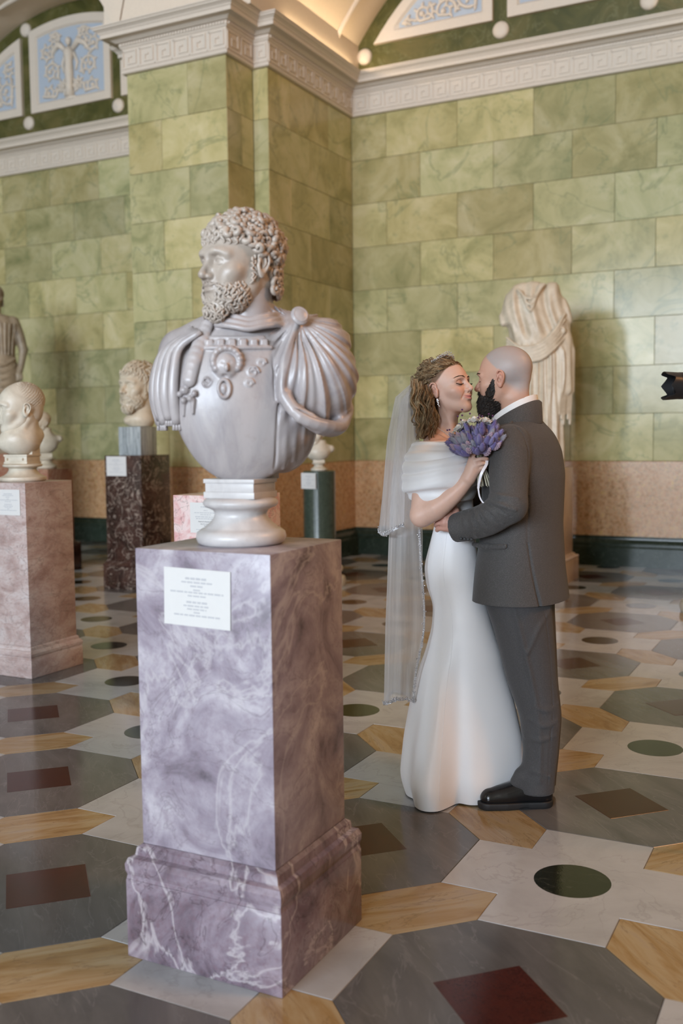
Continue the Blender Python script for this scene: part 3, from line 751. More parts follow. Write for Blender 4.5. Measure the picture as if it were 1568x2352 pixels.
ped_left = pedestal('marble_pedestal', 'brown stone pedestal under the draped figure in the far bay', -9.90, -9.35, 9.3, 9.8, 1.25, M['red_brown'], (0.2, 0.06), inset=0.05)
# round green columns on white stone feet
def round_pedestal(name, lab, x, y, h, group=None):
    e = tag(empty(name, (x, y, 0)), lab, 'pedestal', group)
    mb = MB(); mb.box((-.23, -.23, 0), (.23, .23, .0)) if False else mb.lathe([(.235, 0), (.245, .03), (.245, .06), (.235, .085), (.20, .095), (.19, .115), (.195, .13), (.215, .14), (.222, .155), (.215, .18), (.19, .19), (.16, .195)], 48)
    mb.build('white_foot', M['ivory_pale'], e, smooth=True, angle=35)
    mb = MB(); mb.lathe([(.158, .195), (.155, .21), (.155, h - .006), (.149, h)], 48); mb.build('column', M['green_granite'], e, smooth=True, angle=35)
    return e
ped_green = round_pedestal('column_pedestal', 'round dark green granite pedestal on a white foot by the pillar', -4.565, 8.52, 1.10)
card(ped_green, -.028, -.157, 1.085, .185, .15, ROWS, None, rz=-R(14))
round_pedestal('column_pedestal', 'white stone foot of a round pedestal past the headless statue', -0.985, 8.44, 1.10)
# ------------------------------------------------------------------ heads: +y is forward, z up, eye line at z = 0, chin at -0.115
def head(F, jaw=1.0, chin=0.0, nose=1.0, hump=0.0, brow=1.0, cheek=1.0, lips=1.0, smile=0.0, eyes='open', long=1.0, ear=True, skull=1.0, neck=None, mouth_open=0.0, lid=1.0, ear_out=0.0, tip_up=0.0, muz=None, my=0.0):
    E = lambda x, y, z: Euler((R(x), R(y), R(z))).to_matrix()
    F.ell((0, -.014, .036), (.0765 * skull, .098 * skull, .083 * skull), .01)
    F.ell((0, .012, .018), (.071, .082, .078), .02)
    F.ell((0, .030, -.022), (.063, .060, .080), .025)              # face mass
    F.ell((0, .050, -.066), (.041 * (muz or jaw), .0425, .043), .022)        # muzzle
    F.ell((0, .083, -.053), (.017, .0125, .013), .012)
    for s in (-1, 1):
        F.tube([(s*.056*jaw, -.004, -.036), (s*.051*jaw, .004, -.064), (s*.034*jaw, .038, -.092), (s*.012, .064 + chin, -.104)], [.015, .0155, .015, .014], .026)
        F.ell((s*.046, .055, -.030), (.022, .022*cheek, .018), .02)
        F.ell((s*.034, .062, -.046 + smile*.006), (.020, .019 + smile*.004, .024), .018)
    F.ell((0, .0725 + chin, -.101), (.018, .0125, .0135), .014)
    # brow, sockets
    for s in (-1, 1):
        F.tube([(s*.008, .089, .016), (s*.028, .089, .0195), (s*.050, .070, .012)], [.009*brow, .0095*brow, .008], .014)
        F.ell((s*.0315, .097, -.003), (.0185, .020, .0125), .013, sub=True)
        F.ell((s*.013, .100, -.004), (.007, .016, .012), .010, sub=True)
    # nose
    tz = tip_up
    F.tube([(0, .084, .014), (0, .0935, -.004 + .0), (0, .1035 + hump, -.018), (0, .1135*nose + .0, -.034 + tz)], [.0082, .0072, .0078, .0098], .012)
    F.tube([(0, .082, .004), (0, .090, -.026), (0, .094, -.040)], [.0085, .0115, .0105], .008)
    F.ell((0, .1125*nose, -.0375 + tz), (.0098, .0098, .0085), .006)
    for s in (-1, 1):
        F.ell((s*.0125, .0985*nose, -.0405 + tz*.6), (.0078, .0112, .0075), .006)
        F.ell((s*.0064, .1045*nose, -.0482 + tz), (.0030, .0050, .0030), .002, sub=True)
    # eyes
    for s in (-1, 1):
        c = (s*.0315, .0735, -.0035)
        if eyes == 'open':
            F.ell(c, .0128, .002)
            F.tube([(s*.0175, .0835, -.0062), (s*.024, .0862, .0022), (s*.032, .0868, .0042), (s*.041, .0822, .0018), (s*.0465, .0755, -.005)], [.0016, .0026*lid, .0030*lid, .0026*lid, .0016], .0025)
            F.tube([(s*.0175, .0835, -.0066), (s*.025, .0848, -.0105), (s*.034, .0842, -.0118), (s*.042, .0802, -.0095), (s*.0465, .0755, -.0052)], [.0012, .0017, .0018, .0016, .0012], .003)
        else:       # lids lowered
            F.ell((s*.0315, .0740, -.0035), (.0150, .0136, .0128), .004)
            F.tube([(s*.0180, .0832, -.0075), (s*.025, .0870, -.0098), (s*.033, .0875, -.0108), (s*.041, .0832, -.0098), (s*.047, .0760, -.0070)], [.0012, .0019, .002, .0018, .0012], .002)
            F.tube([(s*.019, .0835, .0040), (s*.027, .0865, .0085), (s*.036, .0845, .0085), (s*.045, .0770, .0045)], .0012, .003, sub=True)
    # mouth
    w = .0235 + smile*.0045; cz = smile * .0055
    F.ell((0, .0855 - .003*smile, -.064), (.023, .0125, .015), .010)
    yo = lambda L: [(q[0], q[1] + my, q[2]) for q in L]
    up = yo([(-w, .0845, -.0655 + cz), (-.014, .0950, -.0625 + cz*.3), (-.005, .0992, -.0597), (0, .0990, -.0608), (.005, .0992, -.0597), (.014, .0950, -.0625 + cz*.3), (w, .0845, -.0655 + cz)])
    F.tube(up, [.0018, .0036*lips, .0046*lips, .0042*lips, .0046*lips, .0036*lips, .0018], .0035)
    g = -.0015 - mouth_open
    lo = yo([(-w + .003, .0845, -.0668 + cz + g), (-.012, .0940, -.0705 + g), (0, .0972, -.0718 + g), (.012, .0940, -.0705 + g), (w - .003, .0845, -.0668 + cz + g)])
    F.tube(lo, [.0018, .0048*lips, .0056*lips, .0048*lips, .0018], .0035)
    F.tube(yo([(-w, .0880, -.0660 + cz), (-.012, .0985, -.0662 + cz*.3), (0, .1025, -.0655), (.012, .0985, -.0662 + cz*.3), (w, .0880, -.0660 + cz)]), [.0010, .0014, .0013, .0014, .0010], .0016, sub=True)
    F.ell((0, .0985, -.0835), (.013, .006, .0045), .010, sub=True)     # hollow under the lip
    F.ell((0, .1085, -.0525), (.0028, .006, .006), .004, sub=True)   # philtrum
    if smile:
        for s in (-1, 1): F.tube([(s*.020, .094, -.042), (s*.0295, .0825, -.056), (s*.0325, .076, -.067)], [.0006, .0008*smile, .0004], .010, sub=True)
    if ear:
        for s in (-1, 1):
            X = lambda q, y, z: (s*(.0745 + ear_out + q), y, z)
            rot = E(14, 0, s*-18)
            F.ell(X(.004, -.014, -.010), (.0085, .0165, .029), .006, rot=rot)
            F.ell(X(.013, -.013, -.008), (.0065, .0105, .0205), .003, rot=rot, sub=True)
            F.tube([X(.006, -.003, -.004), X(.008, -.001, .010), X(.011, -.010, .021), X(.013, -.024, .018), X(.0135, -.030, .002), X(.011, -.026, -.016), X(.008, -.018, -.030)], [.0024, .003, .0034, .0036, .0034, .0030, .003], .0022)
            F.tube([X(.007, -.014, .010), X(.010, -.021, .004), X(.010, -.021, -.008), X(.008, -.014, -.016)], [.002, .0024, .0026, .002], .003)
            F.ell(X(.006, -.011, -.034), (.0052, .0085, .0095), .004)
            F.ell(X(.006, .000, -.013), (.004, .004, .0065), .003)
            F.ell(X(.007, -.008, -.013), (.006, .0055, .008), .003, sub=True)
    if neck:
        F.tube([(0, -.022, -.060), (0, -.030, -.11), neck], [.056, .055, .06], .03)
        for s in (-1, 1): F.tube([(s*.052, -.030, -.052), (s*.030, neck[1]+.040, neck[2])], [.012, .010], .02)

# tubes laid on an ellipsoid: curls, locks
def curl(mb, c, n, r, turns, th, rg, sides=6):
    """snail curl at point c with outward normal n"""
    n = Vector(n).normalized(); a = n.orthogonal().normalized(); b = n.cross(a); ph = rg.uniform(0, 6.28); sg = rg.choice((-1, 1))
    pts = []; rr = []; m = int(8 * turns) + 3
    for i in range(m):
        t = i / (m - 1); q = ph + sg * turns * 6.283 * t; rad = r * (1 - .78 * t)
        pts.append(Vector(c) + (a * math.cos(q) + b * math.sin(q)) * rad + n * (th * 1.3 * t)); rr.append(th * (.75 + .35 * math.sin(math.pi * min(1, t * 1.1))) * (1 - .25 * t))
    mb.tube(pts, rr, sides)
def lock(mb, c, n, d, L, th, rg, wave=.35, sides=6, lift=0.25):
    """short wavy lock starting at c, running along d over the surface with normal n"""
    n = Vector(n).normalized(); d = Vector(d); d = (d - n * d.dot(n)).normalized(); b = n.cross(d); ph = rg.uniform(0, 6.28); m = 8
    pts = []; rr = []
    for i in range(m):
        t = i / (m - 1); pts.append(Vector(c) + d * L * t + b * L * wave * math.sin(ph + t * 5.0) * (.3 + .7*t) + n * (th * (.4 + lift * 3 * math.sin(math.pi * t)) - L * L * t * t * 3.2)); rr.append(th * (1.05 - .75 * t))
    mb.tube(pts, rr, sides)
def fib_dirs(n):
    for i in range(n):
        z = 1 - 2 * (i + .5) / n; r = math.sqrt(1 - z * z); a = i * 2.399963
        yield Vector((r * math.cos(a), r * math.sin(a), z))
# ------------------------------------------------------------------ the large bust
BUST_RZ = R(32.5)
def socle_mesh(mb, s=1.0):
    mb.lathe([(q[0]*s, q[1]*s) for q in [(.112, 0), (.122, .006), (.127, .02), (.124, .034), (.112, .043), (.104, .045), (.100, .050), (.086, .062), (.076, .075), (.073, .086), (.077, .095), (.088, .101), (.100, .106), (.1055, .113), (.1055, .120), (.099, .127), (.09, .130), (.082, .131)]], 56)
bust = tag(empty('marble_bust', (-1.537, 2.40, 1.152), BUST_RZ), 'large marble bust of a curly-haired bearded man in cuirass and cloak', 'bust')
mb = MB(); socle_mesh(mb); mb.build('socle', M['socle'], bust, smooth=True, angle=45)
mb = MB(); mb.M = Matrix.Rotation(-BUST_RZ, 4, 'Z')
mb.box((-.083, -.062, .130), (.083, .062, .148), .002); mb.box((-.079, -.058, .148), (.079, .058, .172), .001); mb.box((-.083, -.062, .172), (.083, .062, .184), .002)
mb.box((-.02, .03, .18), (.074, .09, .26), .003)
mb.build('tablet', M['socle'], bust, smooth=True, angle=40)
def build_bust():
    F = Field((-.275, -.16, .165), (.375, .20, .76), .0028)
    F.ell((.012, .03, .40), (.195, .122, .220), .01)
    F.ell((.0, .045, .52), (.185, .105, .12), .03)
    F.ell((.010, -.022, .385), (.180, .078, .215), .02)
    F.tube([(.03, .03, .52), (.032, .025, .62), (.030, .015, .74)], [.085, .068, .066], .03)
    F.tube([(.0, .05, .63), (-.16, .05, .545)], [.05, .055], .03); F.tube([(.05, .05, .63), (.22, .05, .57)], [.05, .06], .03)
    F.ell((-.168, .045, .47), (.062, .082, .125), .02)
    # cloak mass on the left shoulder
    F.ell((.215, .025, .465), (.122, .132, .140), .02); F.ell((.20, .03, .575), (.115, .098, .062), .03)
    F.ell((.17, -.02, .46), (.07, .09, .10), .03)
    F.ell((.118, .05, .345), (.105, .10, .15), .02)
    B = (.168, -.062, .622)
    # folds fan out from the brooch: relief running along rays, then rolled lower edges
    def fan(X, Y, Z):
        dx, dz = X - B[0], Z - B[2]; ang = np.arctan2(dx + .25*(Y + .06), -dz); dist = np.sqrt(dx*dx + dz*dz)
        w = np.clip((dist - .025) / .05, 0, 1) * np.clip((X - .085) / .03, 0, 1) * np.clip((Z - .325) / .03, 0, 1)
        ph = ang * 10.5 + .9*np.sin(ang*3.1); return w * (.0125 * (np.abs(np.sin(ph)) ** .8 - .6) * (.6 + .4*np.sin(ang*5)) + .0025*np.sin(ang*41))
    F.disp((.08, -.16, .30), (.375, .20, .66), fan)
    for pts, r in (([B, (.137, -.090, .545), (.119, -.104, .47), (.120, -.108, .415), (.146, -.108, .375), (.190, -.100, .356)], .0075),
             ([(.128, -.104, .40), (.165, -.118, .352), (.23, -.094, .330), (.285, -.035, .328), (.312, .03, .375)], .017),
             ([(.165, -.082, .350), (.215, -.075, .318), (.268, -.02, .312), (.30, .045, .36)], .012)): F.tube(pts, [r*.5] + [r]*(len(pts)-2) + [r*.7], .030)
    F.tube([(.150, -.125, .372), (.215, -.112, .350), (.28, -.055, .344), (.325, .01, .372)], [.002, .005, .005, .002], .008, sub=True)
    # hanging edge of the cloak, lower right of the cuirass
    for x0, z0, x1, z1, r in ((.098, .415, .086, .205, .008), (.125, .34, .118, .215, .009), (.150, .33, .146, .235, .009), (.176, .33, .172, .265, .008)):
        F.tube([(x0, -.078 + max(0, x0-.1)*.55, z0), ((x0+x1)/2, -.075 + max(0, x0-.1)*.6, (z0+z1)/2), (x1, -.035 + max(0, x0-.1)*.5, z1)], r, .008)
    F.tube([(.108, -.082, .41), (.102, -.085, .31), (.096, -.052, .21)], .0035, .004, sub=True)
    # tunic round the neck
    for k, (zz, rr) in enumerate(((.604, .092), (.590, .103), (.618, .080))):
        F.tube([(.03 + rr*math.sin(a)*1.0, .02 - rr*math.cos(a)*.98, zz + .02*abs(math.sin(a)) ) for a in [R(q) for q in range(-80, 81, 20)]], .0075, .008)
    # cuirass: hem band with teeth, shoulder strap
    sy = lambda x, z: min(-.022 - .078*math.sqrt(max(0.0, 1 - ((x-.01)/.18)**2 - ((z-.385)/.215)**2)) - .002, .03 - .122*math.sqrt(max(0.05, 1 - ((x-.012)/.195)**2 - ((z-.40)/.22)**2)), .045 - .105*math.sqrt(max(.05, 1 - (x/.185)**2 - ((z-.52)/.12)**2)))
    F.tube([(x, sy(x, .540) - .004, .540 + .02*abs(x)) for x in (-.105, -.07, -.03, .01, .05, .09)], .0055, .004)
    F.tube([(x, sy(x, .568) - .002, .568 + .02*abs(x)) for x in (-.09, -.05, -.01, .03, .07)], .0045, .004)
    for x in (-.075, -.045, -.015, .015, .045, .072): F.box((x, sy(x, .554) - .001, .554), (.010, .010, .010), .003, .003)
    F.tube([(-.082, sy(-.082, .595) - .012, .605), (-.100, sy(-.10, .56) - .012, .56), (-.118, sy(-.118, .51) - .012, .51), (-.132, sy(-.132, .455) - .012, .455)], [.017, .021, .021, .02], .004, flat=((.3, 1, 0), 1.9))
    F.ell((-.145, sy(-.145, .43) - .008, .428), (.014, .012, .012), .006)
    for q in ((-.158, .418), (-.13, .405), (-.118, .418), (-.148, .40), (-.172, .41)): F.ell((q[0], sy(q[0], q[1]) - .006, q[1]), (.009, .012, .009), .004)
    F.tube([(-.148, sy(-.148, .40) - .003, .40), (-.15, sy(-.15, .36) - .003, .36)], [.007, .004], .004); F.tube([(-.122, sy(-.122, .40) - .003, .40), (-.124, sy(-.124, .365) - .003, .365)], [.007, .004], .004)
    # gorgon mask on the breast
    mx, mz = -.030, .492; my = sy(mx, mz)
    F.ell((mx, my, mz), (.034, .022, .038), .006)
    rg = random.Random(3)
    for k in range(13):
        a = R(-35 + k * 21); F.ell((mx + .036*math.cos(a), my - .004, mz + .012 + .034*math.sin(a)), (.011, .014, .010), .004)
    for s in (-1, 1): F.ell((mx + s*.011, my - .026, mz + .008), (.007, .008, .005), .002, sub=True)
    F.ell((mx, my - .026, mz - .006), (.006, .008, .012), .004); F.ell((mx - .006, my - .02, mz - .031), (.013, .014, .009), .002, sub=True)
    F.tube([(mx - .008 + .015*math.cos(R(a)), sy(mx, .43) - .005, .430 + .024*math.sin(R(a))) for a in range(0, 360, 30)], .0055, .003, closed=True)
    F.ell((mx - .008, sy(mx, .43) - .002, .43), (.009, .009, .016), .003)
    for s, cx, cz, r in ((1, .040, .475, .017), (1, .064, .50, .013), (1, .03, .445, .012), (-1, -.085, .45, .014)):
        F.tube([(cx + r*(1-.7*t)*math.cos(s*t*9), sy(cx, cz) - .001, cz + r*(1-.7*t)*math.sin(s*t*9)) for t in [i/9 for i in range(10)]], .0032, .003)
    F.tube([(.095, sy(.085, .53) - .002, .53), (.098, sy(.09, .40), .40)], .003, .003, sub=True)
    # hollow under the shell
    F.ell((.012, .13, .25), (.15, .07, .14), .01, sub=True)
    o = link('chest', F.mesh('chest', M['bust']), bust)
    # leather strips over the right shoulder
    for i in range(9):
        a = R(-88 + i * 21); mb = MB()
        S = (-.098 - .006*i, -.062 + .0145*i, .585 + .004*min(i, 5)); ca, sa = math.cos(a), math.sin(a)
        ctl = [S, (-.155 - .050*ca, .04 + .085*sa, .545), (-.170 - .066*ca, .045 + .094*sa, .480), (-.174 - .068*ca, .045 + .094*sa, .41), (-.168 - .058*ca, .045 + .082*sa, .338 + .012*(i % 2))]
        pts, rr = catmull(ctl, [.007, .011, .0135, .0145, .0135], 4)
        mb.tube(pts, rr, 10, flat=((-ca, sa, 0), .6))
        e = pts[-1]
        for q in (-1, 0, 1): mb.tube([(e[0] + q*.007*math.sin(a), e[1] + q*.007*math.cos(a), e[2] + .004), (e[0] + q*.008*math.sin(a), e[1] + q*.008*math.cos(a), e[2] - .018)], [.0045, .0055], 6)
        mb.build('shoulder_strip', M['bust'], bust, smooth=True)
    mb = MB(); mb.ball((0, 0, 0), (.026, .011, .028), 20, 12); mb.tube([(.019*math.cos(a), -.006, .020*math.sin(a)) for a in [R(q) for q in range(0, 360, 24)]], .003, 6, closed=True)
    mb.build('brooch', M['bust'], bust, smooth=True, loc=(.170, -.078, .626), rot=(R(-22), 0, R(14)))
build_bust()

def stone_head(parent, loc, yaw, sc, m, hair='curly', beard=True, tilt=0, v=.0022, seed=1, **kw):
    """yaw: 0 looks at the camera, 90 looks to image left"""
    F = Field((-.125, -.15, -.20), (.125, .145, .14), v)
    head(F, eyes='open', **kw)
    F.tube([(0, -.022, -.060), (0, -.032, -.11), (0, -.040, -.145)], [.054, .052, .048], .03)
    if hair == 'curly' or hair == 'wavy': F.ell((0, -.020, .040), (.081, .098, .085), .006); F.ell((0, -.05, -.02), (.066, .062, .07), .02)
    if hair == 'cropped':
        F.ell((0, -.024, .041), (.0785, .0955, .0830), .004); F.ell((0, -.058, -.015), (.062, .052, .06), .02)
    if beard: F.ell((0, .040, -.082), (.058, .052, .046), .012); F.ell((0, .070, -.118), (.030, .026, .026), .015)
    rot = (tilt, 0, math.pi - yaw)
    o = link('head', F.mesh('head', m), parent, loc, rot); o.scale = (sc, sc, sc)
    rg = random.Random(seed); H = MB(); Bd = MB()
    if hair in ('curly', 'wavy'):
        c = Vector((0, -.018, .038)); r = Vector((.0815, .100, .0865))
        for d in fib_dirs(430 if hair == 'curly' else 330):
            p = Vector((c.x + r.x*d.x, c.y + r.y*d.y, c.z + r.z*d.z)); n = Vector((d.x/r.x, d.y/r.y, d.z/r.z)).normalized()
            if p.y > .045 and p.z < .060: continue
            if -.035 < p.y <= .045 and p.z < .020 + max(0, p.y)*.75: continue
            if p.y <= -.035 and p.z < -.03: continue
            if hair == 'curly':
                p = p + n * rg.uniform(-.002, .006); n = (n + Vector((rg.uniform(-.5, .5), rg.uniform(-.5, .5), rg.uniform(-.5, .5)))).normalized()
                curl(H, p, n, rg.uniform(.0085, .0150), rg.uniform(.7, 1.25), rg.uniform(.0068, .0098), rg)
            else: lock(H, p, n, Vector((0, .25 if p.y > 0 else -.6, -1)) if p.z < .09 else Vector((d.x*.5, .9 if p.y > -.02 else -1, -.2)), .042, .0062, rg, .22)
        for k in range(30):     # nape
            a = R(180 + (k % 10 - 4.5) * 17); z = -.022 - .022 * (k // 10); p = Vector((.068*math.sin(a), -.045 + .064*math.cos(a), z)); n = Vector((math.sin(a), math.cos(a), 0))
            if hair == 'curly': curl(H, p, (n + Vector((rg.uniform(-.4, .4), 0, rg.uniform(-.5, .3)))), rg.uniform(.012, .017), 1.3, .007, rg)
            else: lock(H, p, n, Vector((0, 0, -1)), .04, .0065, rg, .25)
        for k in range(13):     # fringe
            a = R(-66 + k * 11); p = Vector((.072*math.sin(a), .082*math.cos(a)*1.02 + .004, .060 + .006*math.cos(k*2.1)))
            n = Vector((math.sin(a), math.cos(a), .15))
            if hair == 'curly': curl(H, p + Vector((0, 0, rg.uniform(-.006, .004))), n, rg.uniform(.009, .013), 1.3, .006, rg); lock(H, p + Vector((0, 0, -.006)), n, Vector((.3*rg.uniform(-1, 1), 0, -1)), rg.uniform(.014, .024), .0056, rg)
            else: lock(H, p + Vector((0, 0, .012)), n, Vector((.5*rg.uniform(-1, 1), 0, -1)), .028, .005, rg)
        H.build('hair', m, o, smooth=True)
    if beard:
        jc = Vector((0, .036, -.078)); jr = Vector((.0605, .0575, .050))
        for d in fib_dirs(420):
            p = Vector((jc.x + jr.x*d.x, jc.y + jr.y*d.y, jc.z + jr.z*d.z))
            if d.y < -.55 or p.z > -.052 + .035*max(0, abs(d.x) - .55)*2 or d.z < -.92: continue
            if p.y > .07 and p.z > -.086 and abs(p.x) < .026: continue
            n = Vector((d.x/jr.x, d.y/jr.y, d.z/jr.z)).normalized()
            lock(Bd, p, n, Vector((rg.uniform(-.6, .6), rg.uniform(-.2, .3), -1)), rg.uniform(.014, .022), rg.uniform(.0036, .0052), rg, .5)
        for s in (-1, 1):
            for k in range(10):     # whiskers in front of the ears
                p = Vector((s*(.0745 - .0004*k), .006 + .008*(k % 2), .012 - k*.0062)); lock(Bd, p, (s, .15, 0), Vector((0, rg.uniform(-.5, .5), -1)), .015, .0038, rg)
            for k in range(6): p = Vector((s*(.004 + .0042*k), .1005 - .0022*k, -.0535 - .0010*k)); lock(Bd, p, (s*.3, 1, .1), Vector((s, 0, -.6)), .013, .003, rg)
        for d in fib_dirs(90):      # chin tuft
            if d.y < -.3 or d.z > .45: continue
            p = Vector((.031*d.x, .070 + .027*d.y, -.118 + .027*d.z)); lock(Bd, p, d, Vector((rg.uniform(-.5, .5), .1, -1)), .018, .0045, rg, .45)
        for k in range(16):
            p = Vector((rg.uniform(-.022, .022), .078 + rg.uniform(-.014, .018), -.118)); lock(Bd, p, (p.x*8, 1, -.3), Vector((rg.uniform(-.3, .3), 0, -1)), .026, .0052, rg)
        Bd.build('beard', m, o, smooth=True)
    if hair == 'cropped':
        for d in fib_dirs(900):
            p = Vector((d.x*.0785, -.024 + d.y*.0955, .041 + d.z*.083)); n = Vector((d.x/.0785, d.y/.0955, d.z/.083)).normalized()
            if (p.y > .035 and p.z < .062) or (-.03 < p.y <= .035 and p.z < .02) or p.z < -.03: continue
            lock(H, p, n, Vector((rg.uniform(-.3, .3), .8, -.5)), .012, .0022, rg, .2, 5, .1)
        H.build('hair', m, o, smooth=True)
    return o
stone_head(bust, (.008, .0, .775), R(54), 1.09, M['bust_head'], 'curly', True, seed=5, brow=1.15, nose=.985, jaw=1.0)
# ------------------------------------------------------------------ the other sculptures
def az(x, y): return math.atan2(-x, y)          # turns local x to the image's right for a thing at (x, y)
# --- close-cropped head on a moulded socle
bx, by = -4.622, 4.72
b2 = tag(empty('marble_bust', (bx, by, 1.182), az(bx, by)), 'pale marble bust with close-cropped hair, looking sideways, on a round socle', 'bust')
mb = MB(); mb.lathe([(q[0]*1.13, q[1]*.90) for q in [(.112, 0), (.122, .006), (.127, .018), (.124, .03), (.112, .036), (.100, .042), (.086, .056), (.076, .074), (.073, .088), (.080, .096), (.100, .100), (.1055, .106), (.1055, .114), (.099, .120), (.08, .123)]], 48); mb.build('socle', M['ivory_pale'], b2, smooth=True, angle=45)
mb = MB(); mb.M = Matrix.Rotation(-az(bx, by) + R(6), 4, 'Z')
mb.box((-.088, -.07, .110), (.088, .07, .121), .002); mb.box((-.083, -.065, .121), (.083, .065, .155), .001); mb.box((-.088, -.07, .155), (.088, .07, .167), .002)
mb.box((.03, -.01, .16), (.082, .07, .24), .003)
mb.build('tablet', M['ivory_pale'], b2, smooth=True, angle=40)
mb = MB(); mb.M = Matrix.Rotation(-az(bx, by) + R(6), 4, 'Z')
for sx in (-.062, .055): mb.ball((sx, -.065, .138), (.007, .004, .009), 10, 6)
mb.build('tablet_knobs', M['tan_stone'], b2, smooth=True)['kind'] = 'stuff'
def bald_chest():
    F = Field((-.20, -.16, .15), (.20, .16, .47), .0032)
    F.ell((-.015, .0, .255), (.118, .105, .092), .01); F.tube([(.005, .01, .26), (.022, .012, .31), (.030, .005, .39)], [.10, .080, .076], .05)
    F.tube([(.02, .02, .28), (.098, .03, .285)], [.055, .038], .04); F.tube([(0, .0, .26), (-.10, -.02, .235)], [.06, .035], .04)
    F.tube([(-.035, -.075, .27), (.01, -.075, .33), (.055, -.058, .41)], [.006, .010, .012], .03)
    F.box((.0, 0, .10), (.3, .3, .065), 0, .008, sub=True)
    link('chest', F.mesh('chest', M['ivory_pale']), b2)
bald_chest()
stone_head(b2, (-.008, .0, .452), R(76), 1.30, M['ivory_pale'], 'cropped', False, seed=9, jaw=1.0, nose=1.0, skull=1.03, ear_out=.002, v=.0024)
# --- small bust behind it
bx, by = -7.85, 8.36
b3 = tag(empty('marble_bust', (bx, by, 1.11), az(bx, by)), 'small cream marble bust of a balding man by the far bay wall', 'bust')
mb = MB(); socle_mesh(mb, .92); mb.build('socle', M['ivory'], b3, smooth=True, angle=45)
def small_chest(parent, m, w, lean, z0, z1):
    F = Field((-.24, -.15, z0 - .01), (.24, .15, z1 + .02), .005)
    H = z1 - z0
    F.ell((-.01, .0, z0 + H*.45), (w*.78, .085, H*.46), .01); F.tube([(.0, .01, z0 + H*.5), (.01, .01, z1)], [.085, .06], .05)
    F.tube([(.0, .02, z0 + H*.60), (w*.80, .02, z0 + H*.62)], [.06, .036], .03); F.tube([(0, .0, z0 + H*.6), (-w*.72, 0, z0 + H*.45)], [.06, .03], .04)
    link('chest', F.mesh('chest', m), parent)
mb = MB(); mb.box((-.07, -.05, .12), (.07, .05, .165), .003); mb.build('tablet', M['ivory'], b3)
small_chest(b3, M['ivory'], .19, 0, .16, .42)
stone_head(b3, (-.035, 0, .50), R(62), 1.02, M['ivory'], 'none', True, seed=4, v=.004)
# --- head on a striped block
bx, by = -6.15, 7.80
blk = tag(empty('stone_block', (bx, by, 1.27)), 'grey striped marble block on the dark red brown pedestal', 'block')
mb = MB(); mb.box((-.13, -.125, 0), (.13, .125, .27), .003); mb.build('block_body', M['striped'], blk, smooth=True, angle=40)
b4 = tag(empty('marble_bust', (bx, by, 1.54), az(bx, by)), 'cream marble bust with wavy hair and short beard on the striped block', 'bust')
def neck4():
    F = Field((-.22, -.19, -.01), (.22, .19, .34), .005)
    F.ell((.03, 0, .075), (.135, .115, .085), .01); F.tube([(.04, .02, .07), (.052, .02, .18), (.058, .01, .30)], [.12, .105, .10], .04); F.tube([(0, 0, .06), (-.09, -.03, .06)], [.06, .035], .04)
    F.box((0, 0, -.05), (.4, .4, .052), 0, .004, sub=True); link('neck', F.mesh('neck', M['ivory']), b4)
neck4()
stone_head(b4, (.012, -.01, .395), R(48), 1.82, M['ivory'], 'wavy', True, seed=12, v=.003, nose=1.0)
# --- small bust on the green column
bx, by = -4.565, 8.52
b5 = tag(empty('marble_bust', (bx, by, 1.10), az(bx, by)), 'small white marble bust of a woman on the round green pedestal', 'bust')
mb = MB(); socle_mesh(mb, .62); mb.box((-.055, -.045, .078), (.055, .045, .105), .003); mb.build('socle', M['ivory_pale'], b5, smooth=True, angle=45)
small_chest(b5, M['ivory_pale'], .145, 0, .100, .275)
stone_head(b5, (-.025, 0, .358), R(14), .92, M['ivory_pale'], 'none', False, seed=4, v=.004, jaw=.92)
